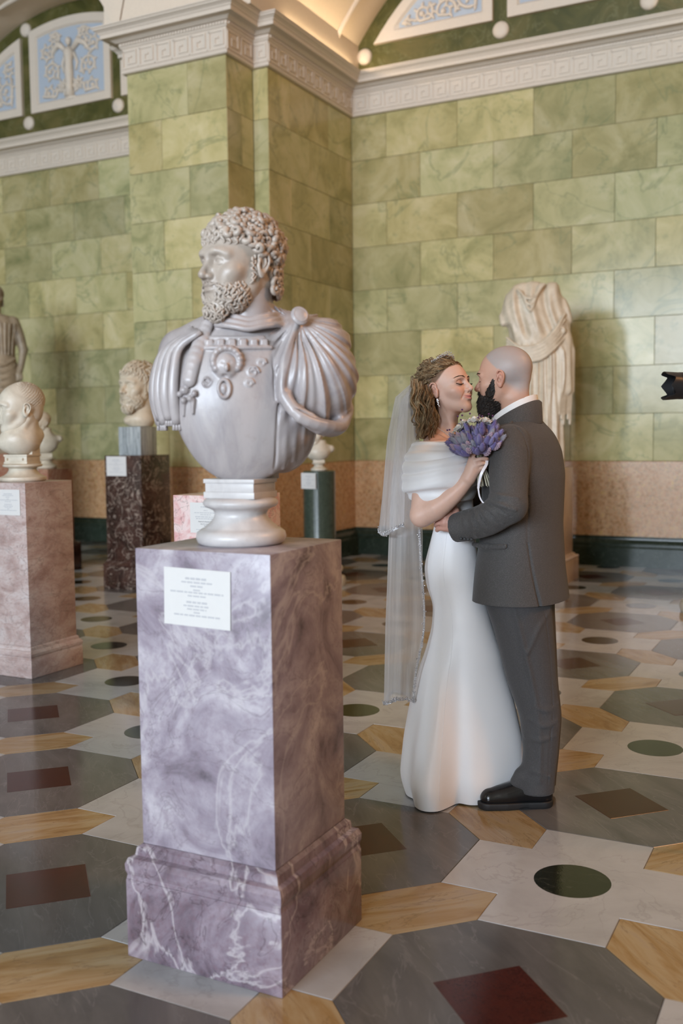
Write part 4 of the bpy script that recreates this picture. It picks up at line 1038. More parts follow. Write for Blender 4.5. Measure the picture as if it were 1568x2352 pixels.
# --- headless draped statue
bx, by = -2.77, 9.62
st = tag(empty('marble_statue', (bx, by, 1.10), az(bx, by)), 'headless cream marble statue of a draped standing figure behind the groom', 'statue')
mb = MB(); mb.M = Matrix.Rotation(-az(bx, by), 4, 'Z'); mb.box((-.235, -.22, 0), (.235, .22, .075), .01); mb.build('statue_plinth', M['ivory'], st, smooth=True, angle=40)
def headless():
    F = Field((-.44, -.26, .06), (.44, .26, 1.86), .0072)
    rows = [(.07, .02, 0, .24, .17), (.35, .02, 0, .23, .165), (.75, .02, 0, .245, .165), (1.05, .03, 0, .255, .16), (1.25, -.02, 0, .24, .15), (1.45, -.06, 0, .245, .145), (1.62, -.06, 0, .235, .13), (1.72, -.06, 0, .17, .10), (1.78, -.05, 0, .10, .07)]
    F.loft(rows, .02, 2.2, cap=.04)
    F.tube([(.15, .0, 1.68), (.23, .0, 1.5), (.27, -.02, 1.2), (.29, -.04, .75)], [.09, .085, .08, .06], .05)     # left side
    F.tube([(-.22, 0, 1.62), (-.28, -.02, 1.50), (-.285, -.04, 1.40)], [.075, .065, .055], .04)                          # right stump
    F.ell((-.25, -.10, 1.26), (.05, .08, .11), .03, sub=True)
    # gown: deep vertical pleats below the sash, soft hanging folds on the bodice
    def pleats(X, Y, Z):
        ang = np.arctan2(X - .01, -Y); lo = np.clip((1.20 - Z) / .08, 0, 1); hi = np.clip((Z - 1.22) / .08, 0, 1) * np.clip((1.80 - Z) / .1, 0, 1)
        p1 = ang*9 + .5*np.sin(Z*5) + .6*np.sin(ang*3); sway = (Z - 1.72)*1.3
        p2 = (X + .06)*34 + 5*np.abs(X + .06)*(1.7 - Z)*np.sign(X + .06)*-1.2 + .7*np.sin(Z*9)
        return -lo*(.020*(1 - np.abs(np.sin(p1))) - .006*np.sin(ang*31 + Z*2)) * 1.0 + lo*.004 - hi*(.014*np.sin(p2) + .005*np.sin(p2*2.3 + Z*11))
    F.disp((-.44, -.26, .06), (.44, .26, 1.84), pleats)
    # sash sweeping from the right hip to the left elbow
    for k in range(5):
        F.tube([(-.27, -.08, 1.25 - .034*k), (-.14, -.165, 1.15 - .030*k), (.04, -.185, 1.17 - .034*k), (.18, -.16, 1.30 - .040*k), (.27, -.09, 1.46 - .056*k)], [.012, .019, .021, .019, .012], .007)
    for k in range(3): F.tube([(-.17 + .02*k, -.11, 1.70 - .01*k), (-.05, -.165, 1.60 - .055*k), (.08 - .02*k, -.12, 1.74)], .012, .014)
    F.ell((.245, -.095, 1.30), (.042, .05, .045), .01); F.ell((.245, -.145, 1.30), (.02, .02, .022), .006, sub=True)
    # hanging swag below the elbow
    for k in range(6):
        F.tube([(.22 + .018*k, -.10 + .01*k, 1.25), (.235 + .02*k, -.115 + .016*k, .9), (.225 + .02*k, -.10 + .016*k, .52 - .05*(k % 3))], [.014, .020, .012], .012)
    F.box((0, 0, .0), (.6, .6, .07), 0, .01, sub=True)
    link('draped_body', F.mesh('draped_body', M['ivory']), st)
headless()
# --- draped figure in the far bay, mostly outside the picture
bx, by = -9.66, 9.55
s2 = tag(empty('marble_statue', (bx, by, 1.25), az(bx, by)), 'tan weathered marble statue of a draped figure with a lowered arm in the far bay', 'statue')
mb = MB(); mb.box((-.24, -.22, 0), (.24, .22, .07), .01); mb.build('statue_plinth', M['tan_stone'], s2, smooth=True, angle=40)
def figure():
    F = Field((-.36, -.25, .05), (.36, .25, 2.06), .0085)
    F.loft([(.06, 0, 0, .21, .16), (.5, .0, 0, .185, .15), (.95, .01, 0, .20, .15), (1.15, 0, 0, .165, .12), (1.35, -.01, 0, .185, .12), (1.55, -.02, 0, .20, .105), (1.63, -.02, 0, .12, .08)], .02, 2.1, cap=.04)
    F.tube([(-.03, 0, 1.55), (-.04, -.01, 1.72)], [.06, .052], .04)
    F.tube([(.165, .0, 1.55), (.22, -.01, 1.40), (.262, -.02, 1.22)], [.062, .056, .05], .04); F.tube([(.262, -.02, 1.22), (.225, -.05, 1.02), (.20, -.08, .92)], [.048, .036, .03], .02)
    for k in range(4): F.tube([(.19 + .014*k, -.09, .93), (.185 + .016*k, -.10, .885), (.18 + .016*k, -.09, .85)], [.012, .011, .008], .006)
    F.tube([(-.18, .0, 1.55), (-.25, -.02, 1.35), (-.22, -.12, 1.2)], [.06, .05, .04], .04)
    for i in range(12):
        t = i / 11; F.tube([(-.2, -.05 - .05*t, 1.12 - .9*t), (0, -.155, 1.02 - .85*t), (.17, -.07, 1.12 - .88*t)], [.010, .014, .010], .014)
    for i in range(7): F.tube([(-.13 + .05*i, -.10, 1.52), (-.10 + .04*i, -.125, 1.3), (-.08 + .035*i, -.12, 1.16)], .009, .014)
    F.box((0, 0, .0), (.6, .6, .06), 0, .01, sub=True)
    link('draped_body', F.mesh('draped_body', M['tan_stone']), s2)
figure()
stone_head(s2, (-.045, -.02, 1.83), R(30), 1.05, M['tan_stone'], 'wavy', False, seed=21, v=.005, jaw=.92)
s2.scale = (1.07, 1.07, 1.07)
# --- head on the pink pedestal, behind the large bust
bx, by = -2.885, 4.43
b6 = tag(empty('marble_bust', (bx, by, 1.15), az(bx, by)), 'small marble head of a wavy-haired man on the pink veined pedestal', 'bust')
mb = MB(); socle_mesh(mb, .55); mb.build('socle', M['ivory_pale'], b6, smooth=True, angle=45)
small_chest(b6, M['ivory_pale'], .078, 0, .068, .20)
stone_head(b6, (-.01, 0, .27), R(25), .80, M['ivory_pale'], 'wavy', False, seed=31, v=.003)
# ------------------------------------------------------------------ the couple
# couple frame: origin on the floor in front of them, x to the right across the view, y away from the photographer, z up
CG = Vector((-1.198, 3.647, 0)); CA = math.atan2(.312, .95)
CU = Vector((math.cos(CA), math.sin(CA), 0)); CV = Vector((-math.sin(CA), math.cos(CA), 0))
def K(px, py, d):
    """point of the couple frame measured in the photograph at (px, py), at depth d"""
    a, b = px - 784.0, py - 1176.0; cr, sr = math.cos(CAM_ROLL), math.sin(CAM_ROLL); a, b = cr*a + sr*b, -sr*a + cr*b
    X, U = a / 2320.3, -b / 2320.3; cp, sp = math.cos(CAM_PITCH), math.sin(CAM_PITCH); yy = cp + U*sp; zz = -sp + U*cp
    c, s = math.cos(CAM_YAW), math.sin(CAM_YAW); r = Vector((c*X - s*yy, s*X + c*yy, zz)); o = Vector((0, 0, CAM_H))
    t = (CG.dot(CV) + d) / r.dot(CV); P = o + r * t; return ((P - CG).dot(CU), d, P.z)
def KX(px, py, d): return K(px, py, d)[0]
def KZ(py, d=.17, px=1120): return K(px, py, d)[2]
def near_surface(F, px, py, off=0.0):
    """where the line of sight first meets the form in field F, moved by off towards the viewer"""
    for d in np.arange(-.32, .45, .002):
        p = np.array(K(px, py, d)); i = np.round((p - F.lo) / F.v).astype(int)
        if np.all(i >= 0) and np.all(i < F.n) and F.f[tuple(i)] < 0: return K(px, py, d - off)
    return K(px, py, .1)
def rows(L):    # (py, px centre, d centre, rx, ry) -> loft rows
    return [(KZ(q[0], q[2]), KX(q[1], q[0], q[2]), q[2], q[3], q[4]) for q in L]

def fabric(name, col, col2, rough=.75, scale=330, bump=.25, sheen=.2):
    t = NT(name); v = t.coords(False, (1, 1, 1.6)); ch = t.n('TexVoronoi', {'Scale': float(scale)}); t.set(ch.inputs['Vector'], v)
    n = t.noise(v, 120, 3); f = t.math('ADD', t.math('MULTIPLY', ch.outputs[0], 1.0), t.math('MULTIPLY', n, .25))
    c = t.mix(f, col, col2); t.bsdf(c, rough, t.bump(f, bump, .002), Sheen_Weight=sheen); return t.m
M['suit'] = fabric('grey_birdseye_wool', (.026, .024, .0235), (.078, .073, .070), .8, 300, .3, .1)
M['trouser'] = fabric('dark_grey_wool', (.025, .0235, .0245), (.060, .057, .058), .8, 300, .25, .1)
M['shirt'] = plain('white_cotton', (.80, .80, .80), .7, .02)
def satin():
    t = NT('white_satin'); v = t.coords(False); n = t.noise(v, 260, 2); t.bsdf((.86, .86, .88), .42, t.bump(n, .05, .001), Sheen_Weight=.3, Specular_IOR_Level=.4); return t.m
M['satin'] = satin()
def veil_mat():
    t = NT('white_tulle'); tr = t.n('BsdfTransparent'); df = t.n('BsdfDiffuse', {'Color': (.86, .86, .88, 1)}); tl = t.n('BsdfTranslucent', {'Color': (.86, .86, .88, 1)})
    a = t.n('MixShader', {0: .5}); t.nt.links.new(df.outputs[0], a.inputs[1]); t.nt.links.new(tl.outputs[0], a.inputs[2])
    v = t.coords(False, (60, 60, 3)); n = t.noise(v, 1.0, 3); f = t.math('ADD', .27, t.math('MULTIPLY', n, .38))
    b = t.n('MixShader'); t.set(b.inputs[0], f); t.nt.links.new(tr.outputs[0], b.inputs[1]); t.nt.links.new(a.outputs[0], b.inputs[2]); t.nt.links.new(b.outputs[0], t.out.inputs[0]); return t.m
M['veil'] = veil_mat()
def sequin():
    t = NT('silver_sequins'); v = t.coords(False); vo = t.n('TexVoronoi', {'Scale': 420.0}); t.set(vo.inputs['Vector'], v)
    t.bsdf(t.ramp(vo.outputs['Color'], [(.2, (.45, .45, .47)), (.8, (.85, .85, .88))]), .22, t.bump(vo.outputs[0], .6, .003), Metallic=.55); return t.m
M['sequin'] = sequin()
M['silver'] = plain('silver', (.82, .82, .84), .18, .02, Metallic=1.0)
M['crystal'] = plain('crystal', (.88, .90, .94), .05, .02, Metallic=.6)
M['gold'] = plain('pale_gold', (.80, .62, .42), .2, .02, Metallic=1.0)
M['leather'] = plain('black_leather', (.008, .008, .009), .22, .2, 90)
M['rubber'] = plain('black_rubber', (.012, .012, .013), .6, .2)
def hairmat(name, c1, c2, rough=.5):
    t = NT(name); v = t.coords(False, (1, 1, 1)); n = t.noise(v, 60, 4, .6); t.bsdf(t.mix(t.ramp(n, [(.35, 0.0), (.65, 1.0)]), c1, c2), rough, t.bump(t.noise(v, 500, 2), .15, .001), Specular_IOR_Level=.35); return t.m
M['brown_hair'] = hairmat('brown_hair', (.090, .050, .022), (.22, .130, .062))
M['blond_hair'] = hairmat('blond_hair', (.26, .185, .10), (.52, .42, .27))
M['light_hair'] = hairmat('light_brown_hair', (.21, .125, .058), (.40, .265, .14))
M['beard'] = hairmat('dark_beard', (.008, .006, .005), (.030, .021, .016), .6)
M['brow'] = hairmat('brow_hair', (.040, .024, .015), (.085, .050, .032))
M['lash'] = plain('dark_lashes', (.006, .005, .005), .5)
def skin():
    t = NT('skin'); at = t.n('Attribute', attribute_name='skin_col'); v = t.coords(False); n = t.noise(v, 90, 4)
    c = t.mix(t.math('MULTIPLY', n, .22), at.outputs[0], (.50, .22, .16))
    t.bsdf(c, .46, t.bump(t.noise(v, 700, 2), .06, .001), Subsurface_Weight=.12, Subsurface_Radius=(.010, .004, .002), Specular_IOR_Level=.4); return t.m
M['skin'] = skin()

def skin_mesh(name, V, Fq, col):
    me = np_mesh(name, V, Fq, M['skin']); a = me.color_attributes.new('skin_col', 'FLOAT_COLOR', 'POINT')
    a.data.foreach_set('color', np.concatenate([col, np.ones((len(col), 1))], 1).astype(np.float32).ravel()); return me
def sstep(x, a, b): t = np.clip((x - a) / (b - a), 0, 1); return t * t * (3 - 2 * t)
def local(V, rot, t, sc): return (np.asarray(V) - np.array(t)) @ np.array(rot.to_3x3()) / sc
def face_y(F, rot, t, sc, x, z):
    """front surface of a head in its own frame at (x, z)"""
    Rm = np.array(rot)
    for y in np.arange(.130, .02, -.0006):
        i = np.round((Rm @ (np.array((x, y, z)) * sc) + np.array(t) - F.lo) / F.v).astype(int)
        if np.all(i >= 0) and np.all(i < F.n) and F.f[tuple(i)] < 0: return y
    return .08
def brow(mb, fy, s, rg, n, th, z0, arch, half):
    for i in range(n):
        t = rg.random(); x = s*(.0095 + .043*t); z = z0 + arch*math.sin(.25 + t*2.3) + rg.uniform(-half, half)*(1 - .55*t); x2 = x + s*.0065; z2 = z + .0022*(1 - 2*t)
        mb.tube([(x, fy(x, z) + .0003, z), (x2, fy(x2, z2) + .0006, z2)], [th, th*.35], 4, caps=False)
class Kin:
    """a person: root mesh plus clothing parts, all modelled in the couple frame"""
    def __init__(s, base): s.b = Vector(base); s.root = None
    def add_root(s, me, lab):
        me.transform(Matrix.Translation(-s.b)); p = CG + CU*s.b.x + CV*s.b.y + Vector((0, 0, s.b.z))
        s.root = tag(link('person', me, None, p, (0, 0, CA)), lab, 'person')
    def part(s, name, me, parent=None, lab=None):
        me.transform(Matrix.Translation(-s.b)); o = link(name, me, parent or s.root)
        if lab: o['label'] = lab
        return o

def hand(F, wrist, knuck, dirs, rf=.0085, palm=.016, thumb=None, k=.006):
    """palm from wrist to four knuckles, fingers as chains of points starting at each knuckle"""
    W = Vector(wrist)
    for q in knuck: F.tube([tuple(W), tuple((W + Vector(q)) / 2), q], [palm*1.25, palm*1.05, rf*1.25], .012)
    for a, b in zip(knuck, knuck[1:]): F.tube([a, b], rf*1.15, .008)
    for q, ch in zip(knuck, dirs): F.tube([q] + ch, [rf*1.15] + [rf*(1.0 - .07*i) for i in range(len(ch))], k)
    if thumb: F.tube(thumb, [palm*1.1, rf*1.4, rf*1.15, rf*.95], .010)

# =============================================================== groom
groom = Kin((.13, .12, 0))
GH_R = Matrix.Rotation(R(70), 3, 'Z') @ Matrix.Rotation(R(-3), 3, 'X'); GH_T = K(1157, 867, .17); GH_S = 1.0
def build_groom():
    c = GH_T
    F = Field((c[0]-.17, c[1]-.17, c[2]-.36), (c[0]+.20, c[1]+.20, c[2]+.14), .0019)
    F.place(GH_R, GH_T, GH_S); head(F, eyes='closed', brow=.95, jaw=1.02, nose=1.0, hump=.001, skull=1.02, lips=.9, ear_out=.001)
    F.place(); hp = lambda p: tuple(GH_R @ Vector(p) + Vector(GH_T))
    nb = K(1184, 1000, .21); F.tube([hp((0, -.020, -.055)), hp((0, -.028, -.105)), nb], [.052, .049, .056], .022)
    F.tube([hp((0, -.070, -.02)), hp((0, -.066, -.09)), K(1206, 985, .21)], [.03, .030, .042], .03)
    V, Q = F.mesh()
    L = local(V, GH_R, GH_T, GH_S); x, y, z = L[:, 0], L[:, 1], L[:, 2]
    base = np.array([.56, .345, .255]); col = np.tile(base, (len(V), 1))
    # shaved scalp, ruddy ears and nose, lips
    hl = np.where(y > -.01, .022 + (y + .01) * .95, -.02 - (-.01 - y) * .65); hl = np.maximum(hl, -.062)
    sof = np.where(y > -.01, .006, .022); sc_ = sstep(z, hl - sof, hl + sof) * sstep(.062 - y + np.maximum(0, .07 - z) * -.3, -.012, .020) * (np.abs(x) > -1)
    sc_ = sc_ * (1 - sstep(z, .112, .124) * .35) * np.where((np.abs(x) > .079) & (z < .03), 0, 1)
    col = col * (1 - sc_[:, None] * .92) + np.array([.355, .335, .325]) * sc_[:, None] * .92
    red = np.clip(np.exp(-((y - .112)**2 + x**2 + (z + .038)**2) / .00035) * .5 + np.where((np.abs(x) > .0815) & (np.abs(y + .012) < .032) & (z < .03), .40, 0), 0, 1)[:, None]
    col = col * (1 - red) + np.array([.60, .24, .17]) * red
    lp = np.exp(-((x / .024)**4 + ((z + .066) / .009)**4)) * (y > .085); col = col * (1 - lp[:, None] * .7) + np.array([.45, .17, .15]) * lp[:, None] * .7
    # left hand on her waist
    H = Field(np.array(K(1030, 1200, .03)) - .09, np.array(K(1030, 1200, .03)) + .09, .002)
    w = K(1052, 1210, .015)
    kn = [K(1027, 1177, .012), K(1022, 1189, .000), K(1020, 1201, -.001), K(1021, 1213, .006)]
    ch = [[K(1012, 1178, .016), K(1005, 1182, .034), K(1003, 1184, .055)], [K(1007, 1189, .006), K(1001, 1193, .026), K(1001, 1196, .05)], [K(1006, 1202, .006), K(1001, 1206, .026), K(1002, 1208, .05)], [K(1010, 1214, .012), K(1004, 1217, .03), K(1004, 1218, .05)]]
    hand(H, w, kn, ch, .0092, .020, [K(1046, 1188, .02), K(1044, 1168, .03), K(1030, 1156, .04), K(1018, 1152, .055)])
    H.tube([w, K(1085, 1208, -.02)], [.029, .031], .02)
    V2, Q2 = H.mesh(); c2 = np.tile(np.array([.54, .30, .235]), (len(V2), 1))
    # covered trunk and limbs of the same body
    B = Field((-.20, -.22, .06), (.42, .52, 1.56), .009)
    B.loft(rows([(1370, 1200, .17, .15, .11), (1200, 1200, .17, .15, .11), (1080, 1200, .17, .17, .11), (1015, 1196, .18, .15, .09), (985, 1190, .20, .07, .06)]), .02, rz=R(65), cap=.03)
    for d, dx in ((.085, 0), (.27, 12)): B.tube([K(1195 + dx, 1360, d), K(1240 + dx, 1620, d), K(1238 + dx, 1830, d)], [.085, .055, .04], .02)
    B.tube([K(1178, 1030, .02), K(1172, 1160, -.11), K(1060, 1211, .01)], [.05, .042, .03], .02); B.tube([K(1225, 1030, .34), K(1150, 1130, .42), K(1060, 1170, .34)], [.05, .042, .03], .02)
    V3, Q3 = B.mesh(); c3 = np.tile(base, (len(V3), 1))
    VV = np.concatenate([V, V2, V3]); QQ = np.concatenate([Q, Q2 + len(V), Q3 + len(V) + len(V2)])
    groom.add_root(skin_mesh('person', VV, QQ, np.concatenate([col, c2, c3])), 'bearded man with shaved head in a dark grey suit, holding the bride')
    # beard
    D = Field((-.10, -.06, -.17), (.10, .13, .035), .0018)
    D.ell((0, .042, -.086), (.0615, .060, .048), .01); D.ell((0, .064, -.118), (.046, .046, .040), .02); D.ell((0, .088, -.088), (.030, .022, .024), .012)
    for s in (-1, 1):
        D.tube([(s*.0700, .014, .004), (s*.0680, .022, -.026), (s*.060, .034, -.055)], [.0045, .0125, .022], .010, flat=((1, 0, 0), 2.4))
        D.tube([(s*.001, .1035, -.0535), (s*.014, .0985, -.0565), (s*.027, .0865, -.067), (s*.031, .080, -.085)], [.0045, .0055, .0055, .008], .006)
    D.ell((0, .106, -.0675), (.0185, .020, .0068), .004, sub=True); D.ell((0, .02, -.035), (.054, .09, .022), .008, sub=True)
    D.ell((0, -.06, -.10), (.08, .06, .07), .02, sub=True)
    D.noise(.0016, .010, 3); D.noise(.0008, .005, 5)
    me = D.mesh('beard', M['beard']); me.transform(Matrix.Translation(GH_T) @ GH_R.to_4x4())
    bo = groom.part('beard', me, lab='full black beard')
    # loose beard hairs
    rg = random.Random(2); mb = MB(); mb.M = Matrix.Translation(GH_T) @ GH_R.to_4x4()
    vs = [v for v in D.mesh()[0]]; rg.shuffle(vs); ctr = Vector((0, .03, -.075))
    for q in vs[:6200]:
        q = Vector(q)
        if q.z > -.022: continue
        n = (q - ctr).normalized(); d = (n * .5 + Vector((rg.uniform(-.3, .3), rg.uniform(-.1, .4), -1.0))).normalized()
        l = .45 + .55*min(1, max(0, (-.03 - q.z)/.05)); mb.tube([q, q + n*.001 + d*.004*l, q + n*.0012 + d*.0085*l + Vector((rg.uniform(-.001, .001), 0, 0))], [.00028, .00025, .0001], 3, caps=False)
    tag(groom.part('beard_hairs', mb.mesh('beard_hairs', M['beard']), bo), kind='stuff')
    # brows and lashes
    for s in (-1, 1):
        mb = MB(); mb.M = Matrix.Translation(GH_T) @ GH_R.to_4x4()
        brow(mb, lambda x, z: face_y(F, GH_R, GH_T, GH_S, x, z), s, rg, 130, .0008, .0165, .0055, .0036)
        tag(groom.part('eyebrow', mb.mesh('eyebrow', M['brow'])), kind='stuff')
        mb = MB(); mb.M = Matrix.Translation(GH_T) @ GH_R.to_4x4()
        pts, rr = catmull([(s*.0180, .0845, -.0090), (s*.025, .0886, -.0112), (s*.033, .0892, -.0122), (s*.041, .0848, -.0112), (s*.048, .0765, -.0080)], [.0004, .0009, .001, .001, .0005], 4)
        mb.tube(pts, rr, 5); groom.part('eyelash', mb.mesh('eyelash', M['lash'], True))
    # jacket
    J = Field((-.27, -.25, .80), (.42, .50, 1.58), .0042)
    J.loft(rows([(1376, 1196, .17, .225, .175), (1300, 1195, .17, .210, .160), (1205, 1200, .17, .195, .142), (1090, 1203, .17, .215, .140), (1035, 1200, .175, .215, .130), (1000, 1197, .18, .185, .112), (980, 1197, .19, .130, .092), (966, 1198, .195, .090, .066)]), .01, 2.3, rz=R(65), cap=.008)
    J.tube([K(1172, 1022, .03), K(1170, 1048, -.01), K(1168, 1105, -.065), K(1168, 1160, -.115)], [.078, .079, .072, .067], .010)
    J.tube([K(1168, 1160, -.115), K(1120, 1192, -.06), K(1070, 1207, .0), K(1046, 1212, .018)], [.066, .062, .058, .056], .015)
    J.tube([K(1222, 1025, .33), K(1165, 1110, .43), K(1110, 1140, .42), K(1060, 1165, .36)], [.08, .068, .06, .054], .03)
    # cut the cuff clean
    w0, w1 = Vector(K(1045, 1212, .02)), Vector(K(1090, 1205, -.02)); ax = (w0 - w1).normalized()
    J.box(tuple(w0 + ax * .05), (.05, .09, .09), 0, .003, rot=ax.to_track_quat('X', 'Z').to_matrix(), sub=True)
    # details are laid on the cloth surface itself
    SJ = lambda L, off: [near_surface(J, px, py, off) for px, py in L]
    for L in ([(1110, 1158), (1130, 1176), (1156, 1202)], [(1103, 1164), (1117, 1187), (1136, 1214)], [(1092, 1170), (1100, 1196), (1115, 1224)], [(1079, 1172), (1084, 1198), (1095, 1231)], [(1064, 1174), (1067, 1200), (1076, 1236)], [(1122, 1150), (1150, 1160), (1184, 1172)], [(1124, 1138), (1150, 1140), (1190, 1144)]):
        J.tube(SJ(L, .002), [.003, .0078, .003], .010)
    for L in ([(1114, 1168), (1126, 1182), (1142, 1202)], [(1100, 1172), (1108, 1190), (1119, 1208)], [(1087, 1174), (1091, 1195), (1099, 1216)], [(1118, 1156), (1142, 1168), (1172, 1186)]):
        J.tube(SJ(L, -.001), [.0015, .0040, .0015], .006, sub=True)
    # armhole seam, side seam, vent
    J.tube(SJ([(1184, 980), (1203, 1002), (1213, 1040), (1215, 1090), (1213, 1125)], 0), .0030, .006, sub=True)
    J.tube(SJ([(1214, 1140), (1212, 1200), (1212, 1252)], 0), .0026, .005, sub=True)
    J.tube(SJ([(1212, 1248), (1220, 1300), (1230, 1350), (1240, 1392)], 0), [.003, .005, .006, .007], .003, sub=True)
    # pocket flap
    J.tube(SJ([(1088, 1250), (1110, 1255), (1140, 1256), (1160, 1255)], .002), [.011, .012, .012, .011], .002, flat=((0, 1, 0), 3.6))
    J.tube(SJ([(1086, 1243), (1110, 1247), (1140, 1249), (1163, 1249)], 0), .0022, .003, sub=True); J.tube(SJ([(1090, 1257), (1112, 1263), (1140, 1264), (1162, 1263), (1164, 1251)], 0), .0032, .003, sub=True)
    # neck opening, high at the nape and low in front
    J.tube([K(1176, 880, .20), K(1180, 960, .20), K(1172, 1010, .21)], [.070, .066, .055], .008, sub=True)
    J.tube([K(1150, 940, .22), K(1128, 1010, .24)], [.06, .045], .01, sub=True)
    me = J.mesh('jacket', M['suit']); jk = groom.part('jacket', me, lab='dark grey birdseye wool jacket')
    # collar of the jacket and lapel
    def band(ctr, axisback, r0, r1, zlo, zhi, a0, a1, slope, n=40):
        v = []; f = []
        for i in range(n + 1):
            a = R(a0 + (a1 - a0) * i / n)      # 0 = back of the neck
            ux, uy = math.cos(a) * axisback[0] - math.sin(a) * axisback[1], math.cos(a) * axisback[1] + math.sin(a) * axisback[0]
            dz = slope * math.cos(a)
            for r, z in ((r0, zlo), (r0 - .002, zhi), (r0 + .004, zhi + .002), (r1 + .002, zhi - .004), (r1 + .006, zlo)): v.append((ctr[0] + ux*r, ctr[1] + uy*r, ctr[2] + z + dz))
        m = 5
        for i in range(n):
            for k in range(m): f.append((i*m+k, i*m+(k+1) % m, (i+1)*m+(k+1) % m, (i+1)*m+k))
        return v, f
    nc = K(1181, 954, .195); back = (.906, -.423)
    mb = MB(); mb.add(*band(nc, back, .0850, .0885, -.030, .027, -155, 155, .050)); groom.part('shirt_collar', mb.mesh('shirt_collar', M['shirt'], True, 50), lab='white shirt collar')
    mb = MB(); mb.add(*band((nc[0] + .003, nc[1], nc[2]), back, .0920, .1010, -.085, .003, -140, 140, .053)); groom.part('jacket_collar', mb.mesh('jacket_collar', M['suit'], True, 50), jk)
    mb = MB(); pts, rr = catmull([K(1176, 968, .09), K(1158, 992, .065), K(1142, 1022, .05), K(1128, 1066, .045), K(1118, 1110, .06)], [.004, .016, .026, .024, .016], 5)
    mb.tube(pts, rr, 10, flat=((.25, .95, .1), .28)); groom.part('lapel', mb.mesh('lapel', M['suit'], True), jk)
    for i, (px, py) in enumerate(((1066, 1238), (1074, 1239), (1082, 1239), (1058, 1237))):
        mb = MB(); mb.lathe([(0, .003), (.0045, .003), (.006, .0015), (.006, 0)], 14); me = mb.mesh('cuff_button', M['rubber'], True, 40)
        me.transform(Matrix.Translation(K(px, py, -.055 + .012*(1-i*.1) - (px-1066)*.0005)) @ Matrix.Rotation(R(75), 4, 'X')); groom.part('cuff_button', me, jk)
    # trousers
    T = Field((-.12, -.10, .03), (.36, .46, .95), .0042)
    near = [(1330, 1190, .12, .135, .135), (1385, 1190, .11, .128, .13), (1450, 1203, .10, .114, .12), (1560, 1221, .09, .097, .10), (1640, 1240, .08, .079, .085), (1720, 1241, .075, .067, .072), (1790, 1234, .07, .066, .068), (1812, 1232, .07, .068, .07)]
    T.loft(rows(near), .01, 2.1, cap=.006)
    T.loft(rows([(p, x + 4 + max(0, 1560 - p)*.03, d + .17, rx, ry) for p, x, d, rx, ry in near]), .012, 2.1, cap=.006)
    ST = lambda L, off: [near_surface(T, px, py, off) for px, py in L]
    T.tube(ST([(1182, 1400), (1206, 1500), (1228, 1600), (1240, 1700), (1238, 1795)], -.001), [.002, .004, .004, .004, .003], .016)          # crease
    for L in ([(1214, 1650), (1250, 1668), (1280, 1655)], [(1206, 1690), (1240, 1700), (1276, 1688)], [(1196, 1778), (1225, 1770), (1262, 1784)], [(1262, 1400), (1238, 1440), (1212, 1500)], [(1225, 1620), (1255, 1632), (1281, 1615)]):
        T.tube(ST(L, -.002), [.002, .0058, .002], .014)
    T.tube(ST([(1250, 1400), (1262, 1500), (1268, 1600), (1264, 1700), (1258, 1800)], 0), .002, .004, sub=True)
    T.tube([K(1197, 1782, .05), K(1188, 1796, .05)], [.03, .028], .03)
    groom.part('trousers', T.mesh('trousers', M['trouser']), lab='dark grey wool trousers')
    # shoes
    def shoe(px_d, far):
        toe, heel = Vector((-.082, .022 + far, 0)), Vector((.212, .082 + far, 0)); d = (toe - heel).normalized(); L = (toe - heel).length; rot = Matrix((( d.x, -d.y, 0), (d.y, d.x, 0), (0, 0, 1)))
        S = Field(tuple(Vector((min(toe.x, heel.x) - .06, min(toe.y, heel.y) - .07, -.004))), tuple(Vector((max(toe.x, heel.x) + .06, max(toe.y, heel.y) + .07, .15))), .0024)
        S.place(rot, heel, 1.0)
        S.tube([(.035, 0, .045), (.10, 0, .048), (.18, .002, .044), (.245, .004, .040)], [.036, .037, .041, .036], .02)
        S.tube([(.045, 0, .06), (.06, 0, .115)], [.038, .042], .02); S.tube([(.07, 0, .09), (.13, 0, .072), (.20, 0, .05)], [.036, .032, .03], .02)
        S.tube([(.02, 0, .03), (.03, 0, .085)], [.02, .026], .015)
        S.box((.15, 0, -.03), (.3, .2, .05), 0, .004, sub=True)
        up = groom.part('shoe', S.mesh('shoe', M['leather']), lab='black leather derby shoe')
        S2 = Field(S.lo, S.lo + (S.n - 1) * S.v, .0026); S2.place(rot, heel, 1.0)
        for z in (.012, .026): S2.tube([(.036, 0, z), (.10, 0, z), (.18, .002, z), (.248, .004, z)], [.040, .0395, .0445, .041], .01)
        S2.box((.15, 0, -.06), (.4, .3, .0615), 0, .002, sub=True); S2.box((.15, 0, .08), (.4, .3, .052), 0, .003, sub=True); S2.box((.115, 0, .0), (.016, .2, .006), .004, .006, sub=True)
        groom.part('sole', S2.mesh('sole', M['rubber']), up)
        mb = MB(); mb.M = Matrix.Translation(heel) @ rot.to_4x4()
        for i in range(4): mb.tube([(.118 + .017*i, -.022, .104 - .011*i), (.122 + .017*i, 0, .114 - .0115*i), (.118 + .017*i, .022, .104 - .011*i)], .0024, 6)
        mb.tube([(.115, -.01, .115), (.13, -.034, .10), (.14, -.04, .08)], .002, 6)
        groom.part('laces', mb.mesh('laces', M['rubber'], True), up)
        mb = MB(); mb.M = Matrix.Translation(heel) @ rot.to_4x4()
        for i in range(12): mb.ball((.105 - .004*i + .02*math.sin(i*.5), -.0405, .07 - .0032*i), .0014, 6, 4)
        mb.tube([(.02, -.034, .052), (.08, -.041, .050), (.13, -.040, .062), (.15, -.034, .085)], .0016, 5); groom.part('brogue_stitching', mb.mesh('brogue_stitching', M['leather'], True), up)
    shoe(0, 0.0); shoe(0, .19)
build_groom()
